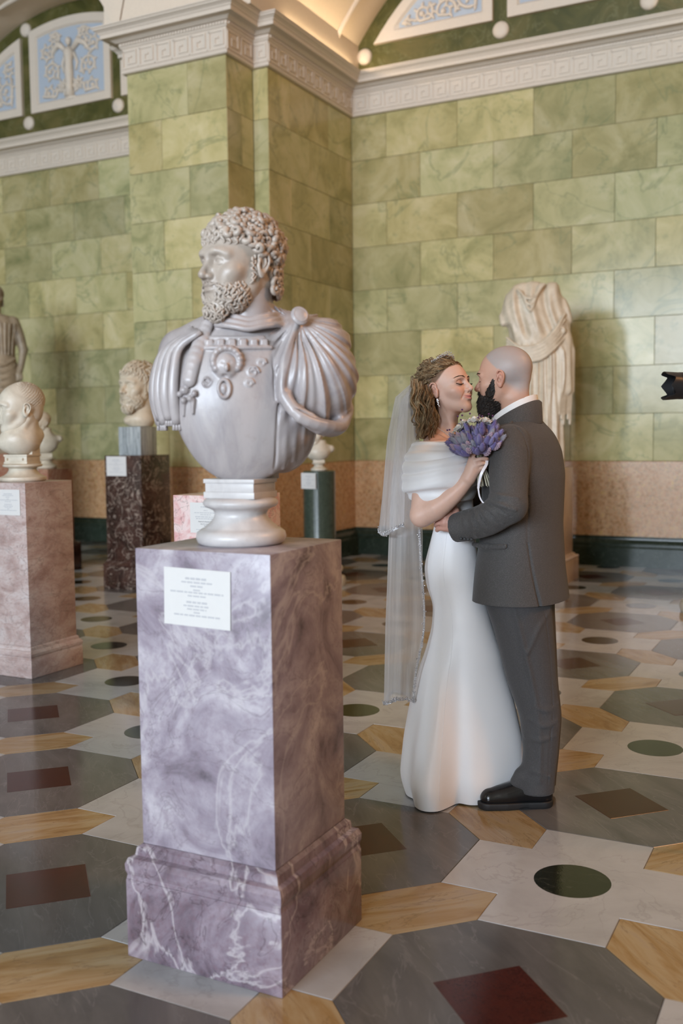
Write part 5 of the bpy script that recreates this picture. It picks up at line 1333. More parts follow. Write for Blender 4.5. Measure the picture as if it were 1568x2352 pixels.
# =============================================================== bride
bride = Kin((-.20, .18, 0))
BH_R = Matrix.Rotation(R(240), 3, 'Z') @ Matrix.Rotation(R(14), 3, 'X'); BH_T = K(1027, 891, .16); BH_S = .935
bh = lambda p: tuple(BH_R @ (Vector(p) * BH_S) + Vector(BH_T))
def build_bride():
    F = Field((-.44, -.13, 1.02), (.02, .36, BH_T[2] + .135), .0021)
    F.place(BH_R, BH_T, BH_S); head(F, eyes='closed', smile=1.25, jaw=.87, brow=.6, nose=.96, lips=1.1, cheek=1.05, chin=.003, muz=.98, my=-.002, tip_up=.003)
    F.place()
    nb = K(1012, 1000, .185); F.tube([bh((0, -.018, -.06)), bh((0, -.03, -.11)), nb], [.046, .0455, .058], .025)
    # shoulders and chest
    sh = K(989, 1050, .055); sf = K(1048, 1042, .31)
    F.tube([nb, K(998, 1026, .11), sh], [.052, .047, .046], .03); F.tube([nb, sf], [.055, .052], .03)
    F.loft(rows([(1215, 1040, .18, .070, .085), (1160, 1036, .18, .085, .10), (1100, 1030, .18, .09, .115), (1050, 1022, .18, .085, .12), (1015, 1014, .18, .06, .085)]), .03, cap=.02)
    F.tube([bh((.018, .0, -.09)), K(1040, 1012, .12)], [.010, .010], .02); F.tube([K(1038, 1016, .105), K(1008, 1016, .06), K(992, 1022, .06)], [.007, .007, .007], .016)   # neck cord, collar bone
    # right arm
    el = K(968, 1184, .0)
    F.tube([sh, K(975, 1110, .03), el], [.046, .044, .043], .02)
    F.tube([el, K(1000, 1168, -.018), K(1042, 1135, -.032), K(1073, 1103, -.040)], [.043, .0445, .035, .0255], .012)
    # right hand round the stems
    kn = [K(1083, 1049, -.052), K(1089, 1059, -.060), K(1094, 1069, -.060), K(1098, 1079, -.054)]
    ch = [[K(1093, 1038, -.064), K(1104, 1034, -.056), K(1114, 1041, -.038), K(1112, 1049, -.02)], [K(1104, 1054, -.066), K(1117, 1054, -.054), K(1120, 1056, -.030), K(1112, 1058, -.014)],
          [K(1106, 1065, -.066), K(1116, 1064, -.052), K(1118, 1066, -.030), K(1111, 1067, -.014)], [K(1107, 1075, -.060), K(1114, 1074, -.048), K(1115, 1075, -.03), K(1109, 1076, -.016)]]
    hand(F, K(1075, 1098, -.044), kn, ch, .0078, .0165, [K(1078, 1078, -.03), K(1084, 1056, -.022), K(1094, 1044, -.012), K(1104, 1040, -.002)], .004)
    V, Q = F.mesh()
    L = local(V, BH_R, BH_T, BH_S); x, y, z = L[:, 0], L[:, 1], L[:, 2]
    base = np.array([.65, .44, .35]); col = np.tile(base, (len(V), 1))
    near_head = sstep(z, -.13, -.10)
    blush = np.exp(-(((np.abs(x) - .044) / .018)**2 + ((z + .032) / .016)**2)) * (y > .02) * .45 * near_head
    col = col * (1 - blush[:, None]) + np.array([.62, .27, .22]) * blush[:, None]
    w = .0290; lc = -.066 + .0055 * np.clip(np.abs(x) / w, 0, 1)**2
    lp = np.clip(1 - (np.abs(x) / w)**4, 0, 1) * np.exp(-((z - lc) / .0082)**6) * (y > .078)
    col = col * (1 - lp[:, None] * .85) + np.array([.44, .13, .15]) * lp[:, None] * .85
    ey = np.exp(-(((np.abs(x) - .0325) / .017)**4 + ((z - .000) / .0105)**4)) * (y > .06) * .55
    col = col * (1 - ey[:, None]) + np.array([.33, .17, .13]) * ey[:, None]
    er = np.where((np.abs(x) > .077) & (np.abs(y + .012) < .03) & (z > -.06) & (z < .03), .35, 0)[:, None]; col = col * (1 - er) + np.array([.62, .28, .2]) * er
    hl = np.interp(y, [-.12, -.036, -.024, .0, .02, .05, .08], [-.11, -.10, .018, .022, .036, .068, .080]); hm = (sstep(z - hl, -.005, .006) * (np.abs(x) < .0785))[:, None]
    col = col * (1 - hm) + np.array([.13, .08, .042]) * hm
    bride.add_root(skin_mesh('person', V, Q, col), 'woman with curly brown hair in a white wedding dress, facing the groom')
    T4 = Matrix.Translation(BH_T) @ BH_R.to_4x4() @ Matrix.Scale(BH_S, 4); rg = random.Random(11)
    for s in (-1, 1):
        mb = MB(); mb.M = T4
        brow(mb, lambda x, z: face_y(F, BH_R, BH_T, BH_S, x, z), s, rg, 170, .0007, .0155, .0085, .0026)
        tag(bride.part('eyebrow', mb.mesh('eyebrow', M['brow'])), kind='stuff')
        mb = MB(); mb.M = T4
        cp, rr = catmull([(s*.0180, .0850, -.0085), (s*.025, .0890, -.0105), (s*.033, .0898, -.0115), (s*.041, .0856, -.0102), (s*.0505, .0765, -.0050)], [.0006, .0014, .0018, .0019, .0009], 5)
        mb.tube(cp, rr, 6)
        for i in range(3, len(cp), 1):
            p = Vector(cp[i]); o = Vector((s*(.3 + .05*i), 1, -.15)).normalized()
            for j in (-.0006, .0006): mb.tube([p + Vector((j, 0, 0)), p + o*.006 + Vector((j, 0, .000)), p + o*.0115 + Vector((j*2, 0, .004))], [.0007, .0005, .0001], 4, caps=False)
        bride.part('eyelash', mb.mesh('eyelash', M['lash']))
    # ---- hair
    C = Field((-.42, -.04, 1.42), (-.10, .38, 1.82), .0035)
    C.place(BH_R, BH_T, BH_S)
    C.ell((0, -.040, .038), (.0800, .0890, .0810), .01); C.ell((0, -.072, .03), (.070, .045, .070), .03)
    C.ell((0, .100, -.022), (.066, .066, .090), .010, sub=True); C.ell((0, .070, -.055), (.078, .062, .070), .010, sub=True)
    for s in (-1, 1): C.ell((s*.088, -.004, -.026), (.022, .030, .040), .008, sub=True)
    for s in (-1, 1): C.ell((s*.080, .040, .028), (.034, .046, .036), .006, sub=True)
    C.place(); C.tube([K(974, 895, .17), K(975, 935, .145), K(977, 975, .12), K(972, 998, .115)], [.046, .042, .036, .018], .03)
    C.noise(.0016, .02, 4)
    hair = bride.part('hair', C.mesh('hair', M['brown_hair']), lab='curly brown hair with blond ends')
    S1, S2, S3 = MB(), MB(), MB()
    def lockset(pick, pts, n, spread, th, amp, freq, ph, taper=.6, sub=6):
        P, _ = catmull(pts, None, sub); m = len(P); fr = []
        for i in range(m):
            tg = Vector(P[min(i+1, m-1)] - P[max(i-1, 0)]).normalized(); a = tg.orthogonal().normalized(); fr.append((Vector(P[i]), a, tg.cross(a)))
        for j in range(n):
            oa, ob, p2, am = rg.gauss(0, spread), rg.gauss(0, spread), ph + rg.gauss(0, .28), amp * rg.uniform(.8, 1.2); out = []
            for i, (p, a, b) in enumerate(fr):
                t = i / (m-1); w = min(1, t*5); q = freq*t + p2
                out.append(p + a*(math.cos(q)*am*w + oa*(1 - .4*t)) + b*(math.sin(q)*am*w + ob*(1 - .4*t)))
            r = rg.uniform(.75, 1.25) * th
            pick().tube(out, [r * (1 - taper * (i/(m-1))**2) for i in range(m)], 3, caps=False)
    cc = Vector((0, -.026, .044)); cr_ = Vector((.0875, .1015, .0875))
    def onhead(az_, el_, lift=0.0):     # az 0 = front, + toward her right (near side)
        d = Vector((math.sin(az_) * math.cos(el_), math.cos(az_) * math.cos(el_), math.sin(el_))); return Vector((cc.x + d.x*(cr_.x + lift), cc.y + d.y*(cr_.y + lift), cc.z + d.z*(cr_.z + lift)))
    mixp = lambda q2, q3=.25: (lambda: S2 if (z_ := rg.random()) < q2 else S3 if z_ < q2 + q3 else S1)
    # combed back from the hairline
    for i in range(170):
        a0 = rg.uniform(-1.42, 1.42); e0 = .44 - .50*min(1, abs(a0)/1.55)**1.7 + rg.uniform(-.03, .20); sg = 1 if a0 >= 0 else -1; e2 = rg.uniform(-.5, .25); a2 = sg*rg.uniform(2.2, 3.0); bu = rg.uniform(.1, .5)
        pts = []
        for k in range(6):
            t = k / 5; a = a0 + (a2 - a0) * t; e = e0 + (e2 - e0)*t + bu*math.sin(math.pi*t)*(1.15 - abs(a0)*.25)
            pts.append(bh(onhead(a, e, -.001 + .006*math.sin(math.pi*min(1, t*1.6)) + rg.uniform(0, .002))))
        lockset(mixp(.20, .40), pts, 9, .0024, .0007, rg.uniform(.0018, .0042), rg.uniform(10, 22), rg.uniform(0, 6.28))
    # tumbled curls over crown and back
    for i in range(230):
        a = rg.uniform(-3.1, 3.1); e = rg.uniform(-.25, 1.4); p = onhead(a, e, rg.uniform(.0, .005))
        da, de = rg.uniform(-.5, .5), rg.uniform(.15, .55); q = onhead(a + da*.5, e - de*.5, rg.uniform(.004, .012)); r_ = onhead(a + da, e - de, rg.uniform(0, .006))
        if (p.y > .045 and p.z < .105) or q.y > .055 or r_.y > .05: continue
        if any(w.y > .02 and w.z < .082 for w in (p, q, r_)): continue
        if any(abs(w.x) > .055 and w.z < .022 and w.y > -.035 for w in (p, q, r_)): continue
        lockset(mixp(.36, .35), [bh(p), bh(q), bh(r_)], 9, .0018, .0007, rg.uniform(.0040, .0080), rg.uniform(7, 13), rg.uniform(0, 6.28), sub=9)
    # falling curls behind the ear
    for i in range(120):
        u = rg.random(); dd = rg.uniform(.065, .23); x0 = 945 + 46*u
        pts = [K(x0 + rg.uniform(-4, 4), 872 + 26*u + rg.uniform(-10, 10), dd), K(946 + 50*u + rg.uniform(-5, 5), 925, dd - .015), K(953 + 52*u + rg.uniform(-6, 6), 965, dd - .025), K(955 + 48*u*rg.uniform(.7, 1.1), 990 + rg.uniform(-18, 22), dd - .03)]
        lockset(mixp(.62 if u < .42 else .12, .30), pts, 11, .0024, .00075, rg.uniform(.0035, .0075), rg.uniform(14, 26), rg.uniform(0, 6.28), sub=10)
    tag(bride.part('hair_strands', S1.mesh('hair_strands', M['brown_hair'], True), hair), 'loose brown curls', kind='stuff')
    tag(bride.part('light_strands', S3.mesh('light_strands', M['light_hair'], True), hair), 'lighter brown curls', kind='stuff')
    tag(bride.part('blond_strands', S2.mesh('blond_strands', M['blond_hair'], True), hair), 'blond highlighted curls', kind='stuff')
    # ---- tiara, earrings, necklace, ring
    mb = MB(); mb.M = T4
    for i in range(44):
        t = -1 + 2*i/43; a = t * 1.28; p = onhead(a, 1.02 - .34*abs(t)**1.6, .016); n = (p - cc).normalized()
        h = .012 * (1 - abs(t)) + .004
        mb.tube([p - n*.004, p + n*.002], .0009, 5)
        for k in range(3):
            q = p + n*(h*k/2.2) + Vector((rg.uniform(-.003, .003), rg.uniform(-.004, .004), rg.uniform(-.002, .003))); mb.ball(q, rg.uniform(.0014, .0027), 6, 4)
    bride.part('tiara', mb.mesh('tiara', M['crystal']), lab='sparkling crystal tiara')
    for s in (1, -1):
        mb = MB(); mb.M = T4; e = Vector((s*.086, -.006, -.050))
        for q, r_ in (((0, 0, 0), .0045), ((0, .003, -.005), .0032), ((0, -.003, -.006), .0032), ((0, 0, -.011), .0036), ((0, .002, -.016), .0026), ((0, -.001, -.020), .0028), ((0, .001, -.026), .0022), ((0, .003, -.030), .002)): mb.ball(e + Vector(q), r_, 8, 6)
        bride.part('earring', mb.mesh('earring', M['crystal']), lab='crystal drop earring')
    mb = MB(); pts, _ = catmull([K(994, 973, .13), K(1000, 979, .105), K(1016, 990, .095), K(1030, 1000, .10), K(1043, 1004, .125), K(1052, 996, .17)], None, 9)
    for p in pts: mb.ball(tuple(p), .0021, 6, 5)
    bride.part('necklace', mb.mesh('necklace', M['crystal']), lab='fine crystal necklace')
    mb = MB(); a, b = Vector(kn[2]), Vector(ch[2][0]); c0 = Vector(K(1110, 1064.5, -.061)); d = (Vector(ch[2][1]) - Vector(ch[2][0])).normalized(); u_ = d.orthogonal().normalized(); w_ = d.cross(u_)
    mb.tube([c0 + (u_*math.cos(t) + w_*math.sin(t)) * .0088 for t in [i*6.283/20 for i in range(20)]], .0013, 6, closed=True); bride.part('ring', mb.mesh('ring', M['gold'], True), lab='gold wedding ring')
    # ---- dress: wrapped cape over the shoulders
    Cp = Field((-.44, -.13, 1.17), (.04, .42, 1.47), .0034)
    crow = rows([(1146, 1014, .145, .126, .190), (1122, 1011, .145, .146, .205), (1088, 1011, .145, .151, .210), (1052, 1013, .148, .146, .202), (1028, 1013, .155, .126, .182), (1012, 1011, .165, .100, .148)])
    Cp.loft(crow, .01, 2.2, cap=.010)
    crow_s = sorted(crow)
    def cpos(ang, py, off=0.0, tilt=0.0):
        z = KZ(py, .0) + tilt*math.sin(ang); zz = [q[0] for q in crow_s]
        v = [np.interp(z, zz, [q[i] for q in crow_s]) for i in range(1, 5)]
        n = 2.2; sx, sy_ = math.sin(ang), -math.cos(ang); k = (abs(sx)**n + abs(sy_)**n)**(-1/n)
        return (v[0] + (v[2] + off)*sx*k, v[1] + (v[3] + off)*sy_*k, z)
    for py, tl, r_, off, sub, kk in ((1043, .010, .009, -.004, False, .016), (1052, .012, .0045, .002, True, .006), (1064, .020, .012, -.007, False, .02), (1077, .024, .0050, .002, True, .005), (1084, .024, .010, -.005, False, .014), (1110, .020, .016, -.012, False, .03), (1130, .012, .006, .003, True, .02), (1018, .004, .006, -.003, False, .01)):
        Cp.tube([cpos(R(a), py + 2.5*math.sin(a*.05 + py), off, tl) for a in range(-110, 121, 23)], [r_*.5] + [r_]*8 + [r_*.5] * 2, kk, sub=sub)
    Cp.tube([K(1014, 960, .17), K(1014, 1018, .175)], [.07, .055], .01, sub=True)
    bride.part('dress_cape', Cp.mesh('dress_cape', M['satin']), lab='white pleated off-shoulder cape')
    # ---- bodice and skirt: oval sections with folds growing towards the hem
    D = [(1120, 1032, .18, .088, .105), (1160, 1038, .18, .084, .10), (1200, 1043, .18, .0755, .088), (1240, 1040, .18, .088, .10), (1301, 1037, .185, .110, .120), (1345, 1043, .185, .112, .120), (1387, 1056, .185, .107, .118), (1440, 1062, .185, .122, .125), (1499, 1063, .19, .153, .145), (1531, 1059, .195, .169, .16), (1610, 1059, .20, .209, .20), (1690, 1059, .205, .238, .235), (1770, 1057, .21, .252, .262)]
    r0 = rows(D); r0.append((.006, KX(1057, 1800, .215), .215, .243, .268)); r0 = sorted(r0); A = np.array(r0)
    nz, na = 150, 160; zz = np.linspace(A[0, 0], A[-1, 0], nz); S = []
    for i in range(1, 5):
        q = np.interp(zz, A[:, 0], A[:, i]); w = 6; ker = np.hanning(2*w + 1); ker /= ker.sum(); S.append(np.convolve(np.pad(q, w, mode='edge'), ker, 'valid'))
    th = np.linspace(0, 2*np.pi, na, endpoint=False); V = np.zeros((nz, na, 3))
    for i, z in enumerate(zz):
        g = np.clip((.72 - z) / .72, 0, 1)**1.3
        # fold pattern: angle 0 = image right, -90 deg = towards the photographer
        fold = .070*np.exp(-((np.angle(np.exp(1j*(th - R(-118)))) / .30)**2)) - .085*np.exp(-((np.angle(np.exp(1j*(th - R(-92)))) / .20)**2)) + .020*np.cos(3*th + .5) + .030*np.exp(-((np.angle(np.exp(1j*(th - R(-60)))) / .35)**2)) - .035*np.exp(-((np.angle(np.exp(1j*(th - R(-142)))) / .16)**2)) + .025*np.cos(7*th + 1)*np.clip(np.sin(th), 0, 1)
        rr = 1 + 2.3*g*fold; hem = np.clip((.10 - z) / .10, 0, 1)**2 * .06
        cx, cy, rx, ry = [s_[i] for s_ in S]
        n = 2.0; V[i, :, 0] = cx + rx*np.cos(th)*(rr - hem); V[i, :, 1] = cy + ry*np.sin(th)*(rr - hem); V[i, :, 2] = z
        V[i, :, 1] += g**.7 * .42*np.clip(V[i, :, 0] + .22, 0, 1) * np.clip(-np.sin(th), 0, 1)
    V = V.reshape(-1, 3); Q = []
    for i in range(nz - 1):
        for k in range(na): Q.append((i*na + k, i*na + (k+1) % na, (i+1)*na + (k+1) % na, (i+1)*na + k))
    sk = bride.part('dress_skirt', np_mesh('dress_skirt', V, Q, M['satin']), lab='white satin mermaid skirt reaching the floor')
    def onskirt(z, deg, off=.0006):
        i = int(np.clip(np.searchsorted(zz, z), 0, nz-1)); k = int((R(deg) % (2*np.pi)) / (2*np.pi) * na) % na; p = V.reshape(nz, na, 3)[i, k]; c = np.array([S[0][i], S[1][i], z]); d = p - c; return tuple(p + d/np.linalg.norm(d)*off)
    mb = MB(); mb.tube([onskirt(z, -104, .0001) for z in np.linspace(1.06, .04, 90)], .0008, 6); bride.part('seam', mb.mesh('seam', M['satin'], True), sk)
    # ---- veil: two tiers falling behind her
    def tier(name, top, prof, a0, a1, nf, seed, lab, foldamp):
        g = np.random.RandomState(seed); nu, nv = 150, 60; P = np.zeros((nv, nu, 3)); pz = [q[0] for q in prof]
        for i in range(nv):
            v = i / (nv - 1)
            cx, cy, rx, ry, z0 = [np.interp(v, pz, [q[j] for q in prof]) for j in range(1, 6)]
            for k in range(nu):
                u = k / (nu - 1); a = R(a0 + (a1 - a0) * u)
                rip = 1 + foldamp * min(1, v*2.2) * (math.sin(nf*u*6.283 + 1.3*v + seed) + .5*math.sin(nf*2.3*u*6.283 + seed*2))
                hem = (.045*(u - .5) + .016*math.sin(u*11 + seed)) * max(0, v - .7)/.3
                P[i, k] = (cx - rx*rip*math.cos(a) + (.018*math.sin(v*13 + seed)*max(0, u - .8)*5*v if foldamp > .06 else 0), cy - ry*rip*math.sin(a), z0 + hem)
        Q = [(i*nu + k, i*nu + k + 1, (i+1)*nu + k + 1, (i+1)*nu + k) for i in range(nv-1) for k in range(nu-1)]
        o = bride.part(name, np_mesh(name, P.reshape(-1, 3), Q, M['veil']), lab=lab)
        mb = MB(); path = ([tuple(P[i, nu-1]) for i in range(int(nv*.45), nv)] if foldamp > .06 else []) + [tuple(P[-1, k]) for k in range(nu-1, -1, -2)]
        mb.tube(path, .0042, 5, flat=((0, 1, 0), .5)); rg2 = random.Random(seed)
        for q in path:
            for _ in range(3): mb.ball((q[0] + rg2.uniform(-.007, .007), q[1] + rg2.uniform(-.005, .002), q[2] + rg2.uniform(-.003, .012)), rg2.uniform(.0016, .0036), 5, 4)
        bride.part('sequin_edge', mb.mesh('sequin_edge', M['sequin']), o, 'sparkling sequin edging')
        return o
    vt = K(955, 876, .20)
    def pr(v, px, py, d, rx, ry): q = K(px, py, d); return (v, q[0], d, rx, ry, q[2])
    tier('veil_tier', vt, [pr(0, 954, 878, .19, .012, .03), pr(.12, 944, 912, .19, .062, .09), pr(.35, 941, 1000, .19, .085, .12), pr(.7, 938, 1120, .18, .098, .14), pr(1, 937, 1222, .17, .112, .155)], -95, 88, 3, 3, 'short upper veil tier of white tulle', .05)
    tier('veil_tier', vt, [pr(0, 956, 880, .20, .010, .025), pr(.1, 948, 925, .20, .052, .08), pr(.3, 948, 1100, .20, .085, .11), pr(.5, 950, 1240, .20, .098, .12), pr(.75, 946, 1440, .20, .104, .125), pr(1, 940, 1606, .20, .098, .12)], -108, 116, 4, 5, 'long lower veil tier of white tulle', .07)
build_bride()
# ------------------------------------------------------------------ bouquet in her hand
def tailmat(name, c1, c2):
    t = NT(name); v = t.coords(True); t.bsdf(t.mix(t.noise(v, 160, 3), c1, c2), .85, t.bump(t.noise(v, 900, 3, .7), .8, .004), Sheen_Weight=.6); return t.m
BM = [tailmat('violet_tail', (.18, .15, .42), (.32, .28, .62)), tailmat('grey_lilac_tail', (.30, .30, .40), (.44, .44, .52)), tailmat('pink_floret', (.44, .26, .42), (.60, .46, .56)), tailmat('deep_violet_tail', (.11, .08, .31), (.22, .17, .50)), tailmat('straw_tail', (.52, .48, .36), (.64, .60, .48))]
M['petal'] = plain('white_petal', (.78, .77, .74), .6, .05, 80); M['berry'] = plain('purple_berry', (.10, .03, .13), .25, .1); M['stem'] = plain('straw_stem', (.45, .42, .32), .5, .2, 60); M['ribbon'] = plain('satin_ribbon', (.80, .77, .82), .3, .02)
def bouquet():
    bind = Vector(K(1103, 1062, -.032)); p = CG + CU*bind.x + CV*bind.y + Vector((0, 0, bind.z))
    e = tag(empty('bouquet', p, CA), 'violet dried-flower bouquet with white roses held by the bride', 'bouquet'); rg = random.Random(8)
    # one fluffy tail, pointing +z from its foot
    def tail(n, m, fuzz, seed):
        r2 = random.Random(seed); mb = MB(); prof = [(.0018, 0), (.0055, .004), (.0082, .012), (.0088, .020), (.0075, .030), (.0048, .038), (.001, .044)]
        mb.lathe(prof, 10)
        for i in range(fuzz):
            t = r2.uniform(.05, .97); a = r2.uniform(0, 6.28); r = np.interp(t*.044, [q[1] for q in prof], [q[0] for q in prof]); z = t*.044
            c, s = math.cos(a), math.sin(a); mb.tube([(r*c*.9, r*s*.9, z), ((r + .0022)*c, (r + .0022)*s, z + .0042)], [.0006, .0001], 3, caps=False)
        return mb.mesh(n, m, True)
    tails = [tail('flower_tail', BM[i], 120, i) for i in (0, 1, 3, 4)]
    def floret(m):
        mb = MB(); r2 = random.Random(5)
        for i in range(46):
            t = i / 45; a = i * 2.4; r = .008 * math.sin(math.pi*(.12 + .85*t)) ; c, s = math.cos(a), math.sin(a)
            mb.ball((r*c, r*s, t*.036), (.0030, .0030, .0042), 6, 4)
        return mb.mesh('floret_spike', m, True)
    fl = floret(BM[2])
    # white rose
    def rose():
        mb = MB(); r2 = random.Random(4); mb.ball((0, 0, .006), (.008, .008, .010), 10, 7)
        for ring, (n, r, h, op) in enumerate(((3, .007, .016, .1), (5, .011, .018, .25), (6, .015, .017, .5), (7, .019, .014, .9))):
            for i in range(n):
                a = i*6.283/n + ring*.6; v = []; f = []
                for u in range(7):
                    for w in range(5):
                        uu = (u/6 - .5) * 2; ww = w/4; ang = a + uu * 3.6/n; rr = r*(.35 + .65*ww**.6) + op*.006*ww**2
                        zz = h*ww - abs(uu)**2.2*h*.35*ww - op*.006*ww**3; v.append((rr*math.cos(ang), rr*math.sin(ang), zz - .004))
                for u in range(6):
                    for w in range(4): f.append((u*5+w, (u+1)*5+w, (u+1)*5+w+1, u*5+w+1))
                mb.add(v, f)
        return mb.mesh('white_rose', M['petal'], True)
    ro = rose()
    ax = (Vector(K(1091, 985, -.055)) - bind).normalized(); s0 = ax.orthogonal().normalized(); t0 = ax.cross(s0)
    def put(name, me, d, dist, sc=1.0):
        o = link(name, me, e, d * dist, None); o.rotation_euler = d.to_track_quat('Z', 'Y').to_euler(); o.rotation_euler.rotate_axis('Z', rg.uniform(0, 6)); o.scale = (sc, sc, sc); return o
    N = 150; k = 0
    for i in range(N):
        t = (i + .5) / N; pol = math.acos(1 - t * (1 - math.cos(R(56)))); a = i * 2.399963
        d = (ax * math.cos(pol) + (s0 * math.cos(a) + t0 * math.sin(a)) * math.sin(pol)).normalized()
        if d.y > .6: continue
        dist = rg.uniform(.056, .122) * (1 - .22 * (pol / 1.1)**2)
        q = rg.random(); me = fl if q < .20 else tails[0] if q < .55 else tails[2] if q < .80 else tails[1] if q < .93 else tails[3]
        put('floret_spike' if me is fl else 'flower_tail', me, d, dist, rg.uniform(1.0, 1.35))
    for px, py, d in ((1088, 957, -.07), (1115, 959, -.055), (1050, 977, -.055), (1062, 965, -.03), (1128, 968, -.03)):
        v = Vector(K(px, py, d)) - bind; o = put('white_rose', ro, v.normalized(), v.length - .016, 1.2)
        mb = MB(); mb.tube([v*.15, v*.9], .0013, 5); mb.build('rose_stem', M['stem'], e)
    for px, py, d in ((1051, 956, -.06), (1061, 954, -.08), (1079, 950, -.075), (1058, 964, -.09), (1101, 954, -.08), (1107, 956, -.09), (1098, 959, -.095), (1122, 951, -.06), (1131, 955, -.05), (1027, 988, -.06), (1032, 987, -.07), (1061, 941, -.05)):
        v = Vector(K(px, py, d)) - bind; mb = MB(); mb.ball(v, .0036, 8, 6); o = mb.build('berry', M['berry'], e, smooth=True)
        mb = MB(); mb.tube([v*.55, v*.97], .0006, 4); mb.build('berry_stem', M['stem'], e)
    # stems below the hand
    dn = (Vector(K(1113, 1116, -.045)) - bind); mbs = []
    for i in range(46):
        a = rg.uniform(0, 6.28); r = .006 + .022*math.sqrt(rg.random()); off = Vector((math.cos(a)*r, math.sin(a)*r*.8, 0)); mb = MB()
        mb.tube([off*.35 + ax*.05, off*.4, dn + off + Vector((0, 0, rg.uniform(-.004, .004)))], rg.uniform(.0009, .0014), 5); mb.build('stem', M['stem'], e)
    mb = MB(); mb.tube([dn*.05, dn*.45], [.0125, .0145], 16); mb.build('stem_wrap', M['ribbon'], e, smooth=True)
    def ribbon(pts, w, nm):
        P, _ = catmull([Vector(K(*q)) - bind for q in pts], None, 8); mb = MB(); v = []; f = []
        for i, p in enumerate(P):
            p = Vector(p); tg = Vector(P[min(i+1, len(P)-1)] - P[max(i-1, 0)]).normalized(); sd = tg.cross(Vector((0.2, 1, .1))).normalized()*w*(1 - .3*i/len(P)); n = sd.cross(tg).normalized()*.0006
            v += [p + sd + n, p - sd + n, p - sd - n, p + sd - n]
        for i in range(len(P) - 1):
            for k in range(4): f.append((4*i+k, 4*i+(k+1) % 4, 4*i+4+(k+1) % 4, 4*i+4+k))
        mb.add(v, f); mb.build(nm, M['ribbon'], e, smooth=True, angle=50)
    ribbon([(1118, 1058, -.06), (1116, 1068, -.072), (1106, 1086, -.08), (1100, 1108, -.078), (1098, 1122, -.074)], .0058, 'ribbon')
    ribbon([(1098, 1122, -.074), (1101, 1140, -.09), (1107, 1152, -.10), (1115, 1158, -.112), (1121, 1154, -.118), (1126, 1149, -.12)], .0030, 'ribbon')
    mb = MB()
    for q in ((1080, 1046), (1084, 1043), (1081, 1050)): mb.ball(Vector(K(q[0], q[1], -.045)) - bind, .005, 7, 5)
    mb.build('lace_trim', M['petal'], e, smooth=True)
bouquet()

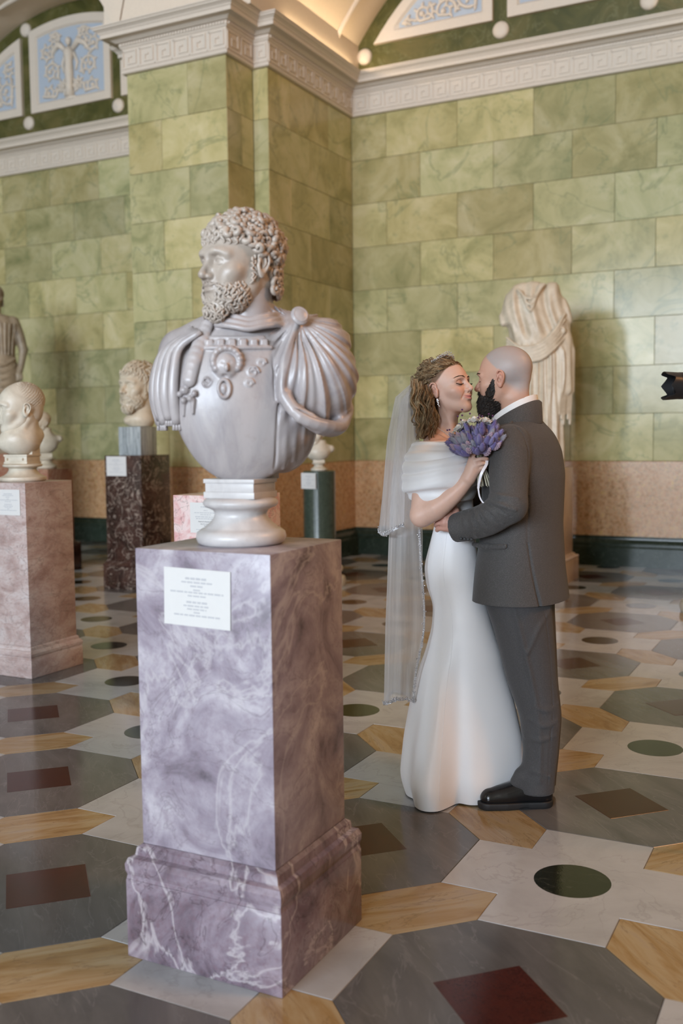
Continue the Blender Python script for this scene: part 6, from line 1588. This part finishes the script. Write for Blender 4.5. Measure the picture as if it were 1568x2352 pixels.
# ------------------------------------------------------------------ camera held by someone beyond the right edge
def photo_camera():
    M['cam'] = plain('black_camera_plastic', (.010, .010, .011), .38, .2, 60); M['glass'] = plain('lens_glass', (.01, .012, .02), .03, .0)
    c = Vector(K(1565, 886, -.35)); p = CG + CU*c.x + CV*c.y + Vector((0, 0, c.z)); e = tag(empty('photo_camera', p, CA + R(12)), 'black photo camera with petal lens hood at the edge of the room', 'camera')
    # lens axis along -x
    def ringx(prof, n=40):
        v = []; f = []; m = len(prof)
        for i in range(n):
            a = 6.283185*i/n
            for x, r in prof: v.append((x, r*math.cos(a), r*math.sin(a)))
        for i in range(n):
            for k in range(m-1): f.append((i*m+k, ((i+1) % n)*m+k, ((i+1) % n)*m+k+1, i*m+k+1))
        return v, f
    mb = MB(); n = 64; v = []; f = []
    for i in range(n):      # petal hood: long petals top and bottom, short at the sides
        a = 6.283185*i/n; s = math.sin(a); x = -.060 if abs(s) > .80 else (-.034 - .026*max(0, (abs(s) - .62)/.18) if abs(s) > .62 else -.034 - .018*math.cos(a*2)*max(0, 1 - abs(s)/.62))
        for xx, r in ((-.012, .0440), (x, .0470), (x, .0450), (-.012, .0420)): v.append((xx, r*math.cos(a), r*math.sin(a)))
    for i in range(n):
        for k in range(4): f.append((i*4+k, ((i+1) % n)*4+k, ((i+1) % n)*4+(k+1) % 4, i*4+(k+1) % 4))
    mb.add(v, f); mb.build('lens_hood', M['cam'], e, smooth=True, angle=40)
    mb = MB(); mb.add(*ringx([(-.014, .030), (-.014, .0435), (-.010, .0445), (.006, .0445), (.008, .0425), (.03, .0425), (.032, .0435), (.06, .0435), (.062, .041), (.085, .038), (.09, .036)])); lb = mb.build('lens_barrel', M['cam'], e, smooth=True, angle=40)
    mb = MB(); mb.add(*ringx([(-.010, .001), (-.012, .015), (-.011, .031)])); mb.build('lens_glass', M['glass'], lb, smooth=True)
    mb = MB(); mb.box((.088, -.07, -.05), (.135, .07, .045), .008); mb.box((.092, -.025, .04), (.13, .025, .068), .006); mb.box((.075, -.075, -.05), (.13, -.045, .04), .008); mb.build('camera_body', M['cam'], e, smooth=True, angle=40)
    mb = MB(); mb.tube([(.11, 0, -.05), (.11, 0, -.55), (.11, 0, -.56), (.11, 0, -1.10), (.11, 0, -1.11), (.11, 0, -e.location.z + .03)], [.016, .016, .013, .013, .010, .010], 12); mb.tube([(.11, 0, -e.location.z + .04), (.11, 0, -e.location.z + .001)], [.012, .024], 12); mb.build('monopod', M['cam'], e, smooth=True, angle=40)
photo_camera()

# ------------------------------------------------------------------ unseen hanging lamp, added to account for the warm light
def added_chandelier():
    M['bronze'] = plain('gilt_bronze', (.35, .22, .09), .35, .1, Metallic=.9); M['bulb'] = emit('warm_bulb', (1.0, .62, .3), 12.0)
    e = tag(empty('added_chandelier', (4.6, 4.2, 6.55)), 'gilt bronze ring of warm bulbs, unseen, added to account for the warm light', 'added_chandelier')
    mb = MB(); mb.tube([(0, 0, .1), (0, 0, 1.75)], .02, 8); mb.build('rod', M['bronze'], e)
    mb = MB(); mb.tube([(.75*math.cos(a), .75*math.sin(a), .1) for a in [i*6.283/40 for i in range(40)]], .035, 8, closed=True); mb.build('ring', M['bronze'], e, smooth=True)
    for i in range(8):
        a = i*6.283/8; c, s = math.cos(a), math.sin(a)
        mb = MB(); mb.tube([(0, 0, .35), (.4*c, .4*s, .12), (.75*c, .75*s, .12)], .015, 6); mb.build('arm', M['bronze'], e, smooth=True)
        mb = MB(); mb.ball((.75*c, .75*s, .2), (.03, .03, .05), 10, 7); mb.build('bulb', M['bulb'], e, smooth=True)
added_chandelier()
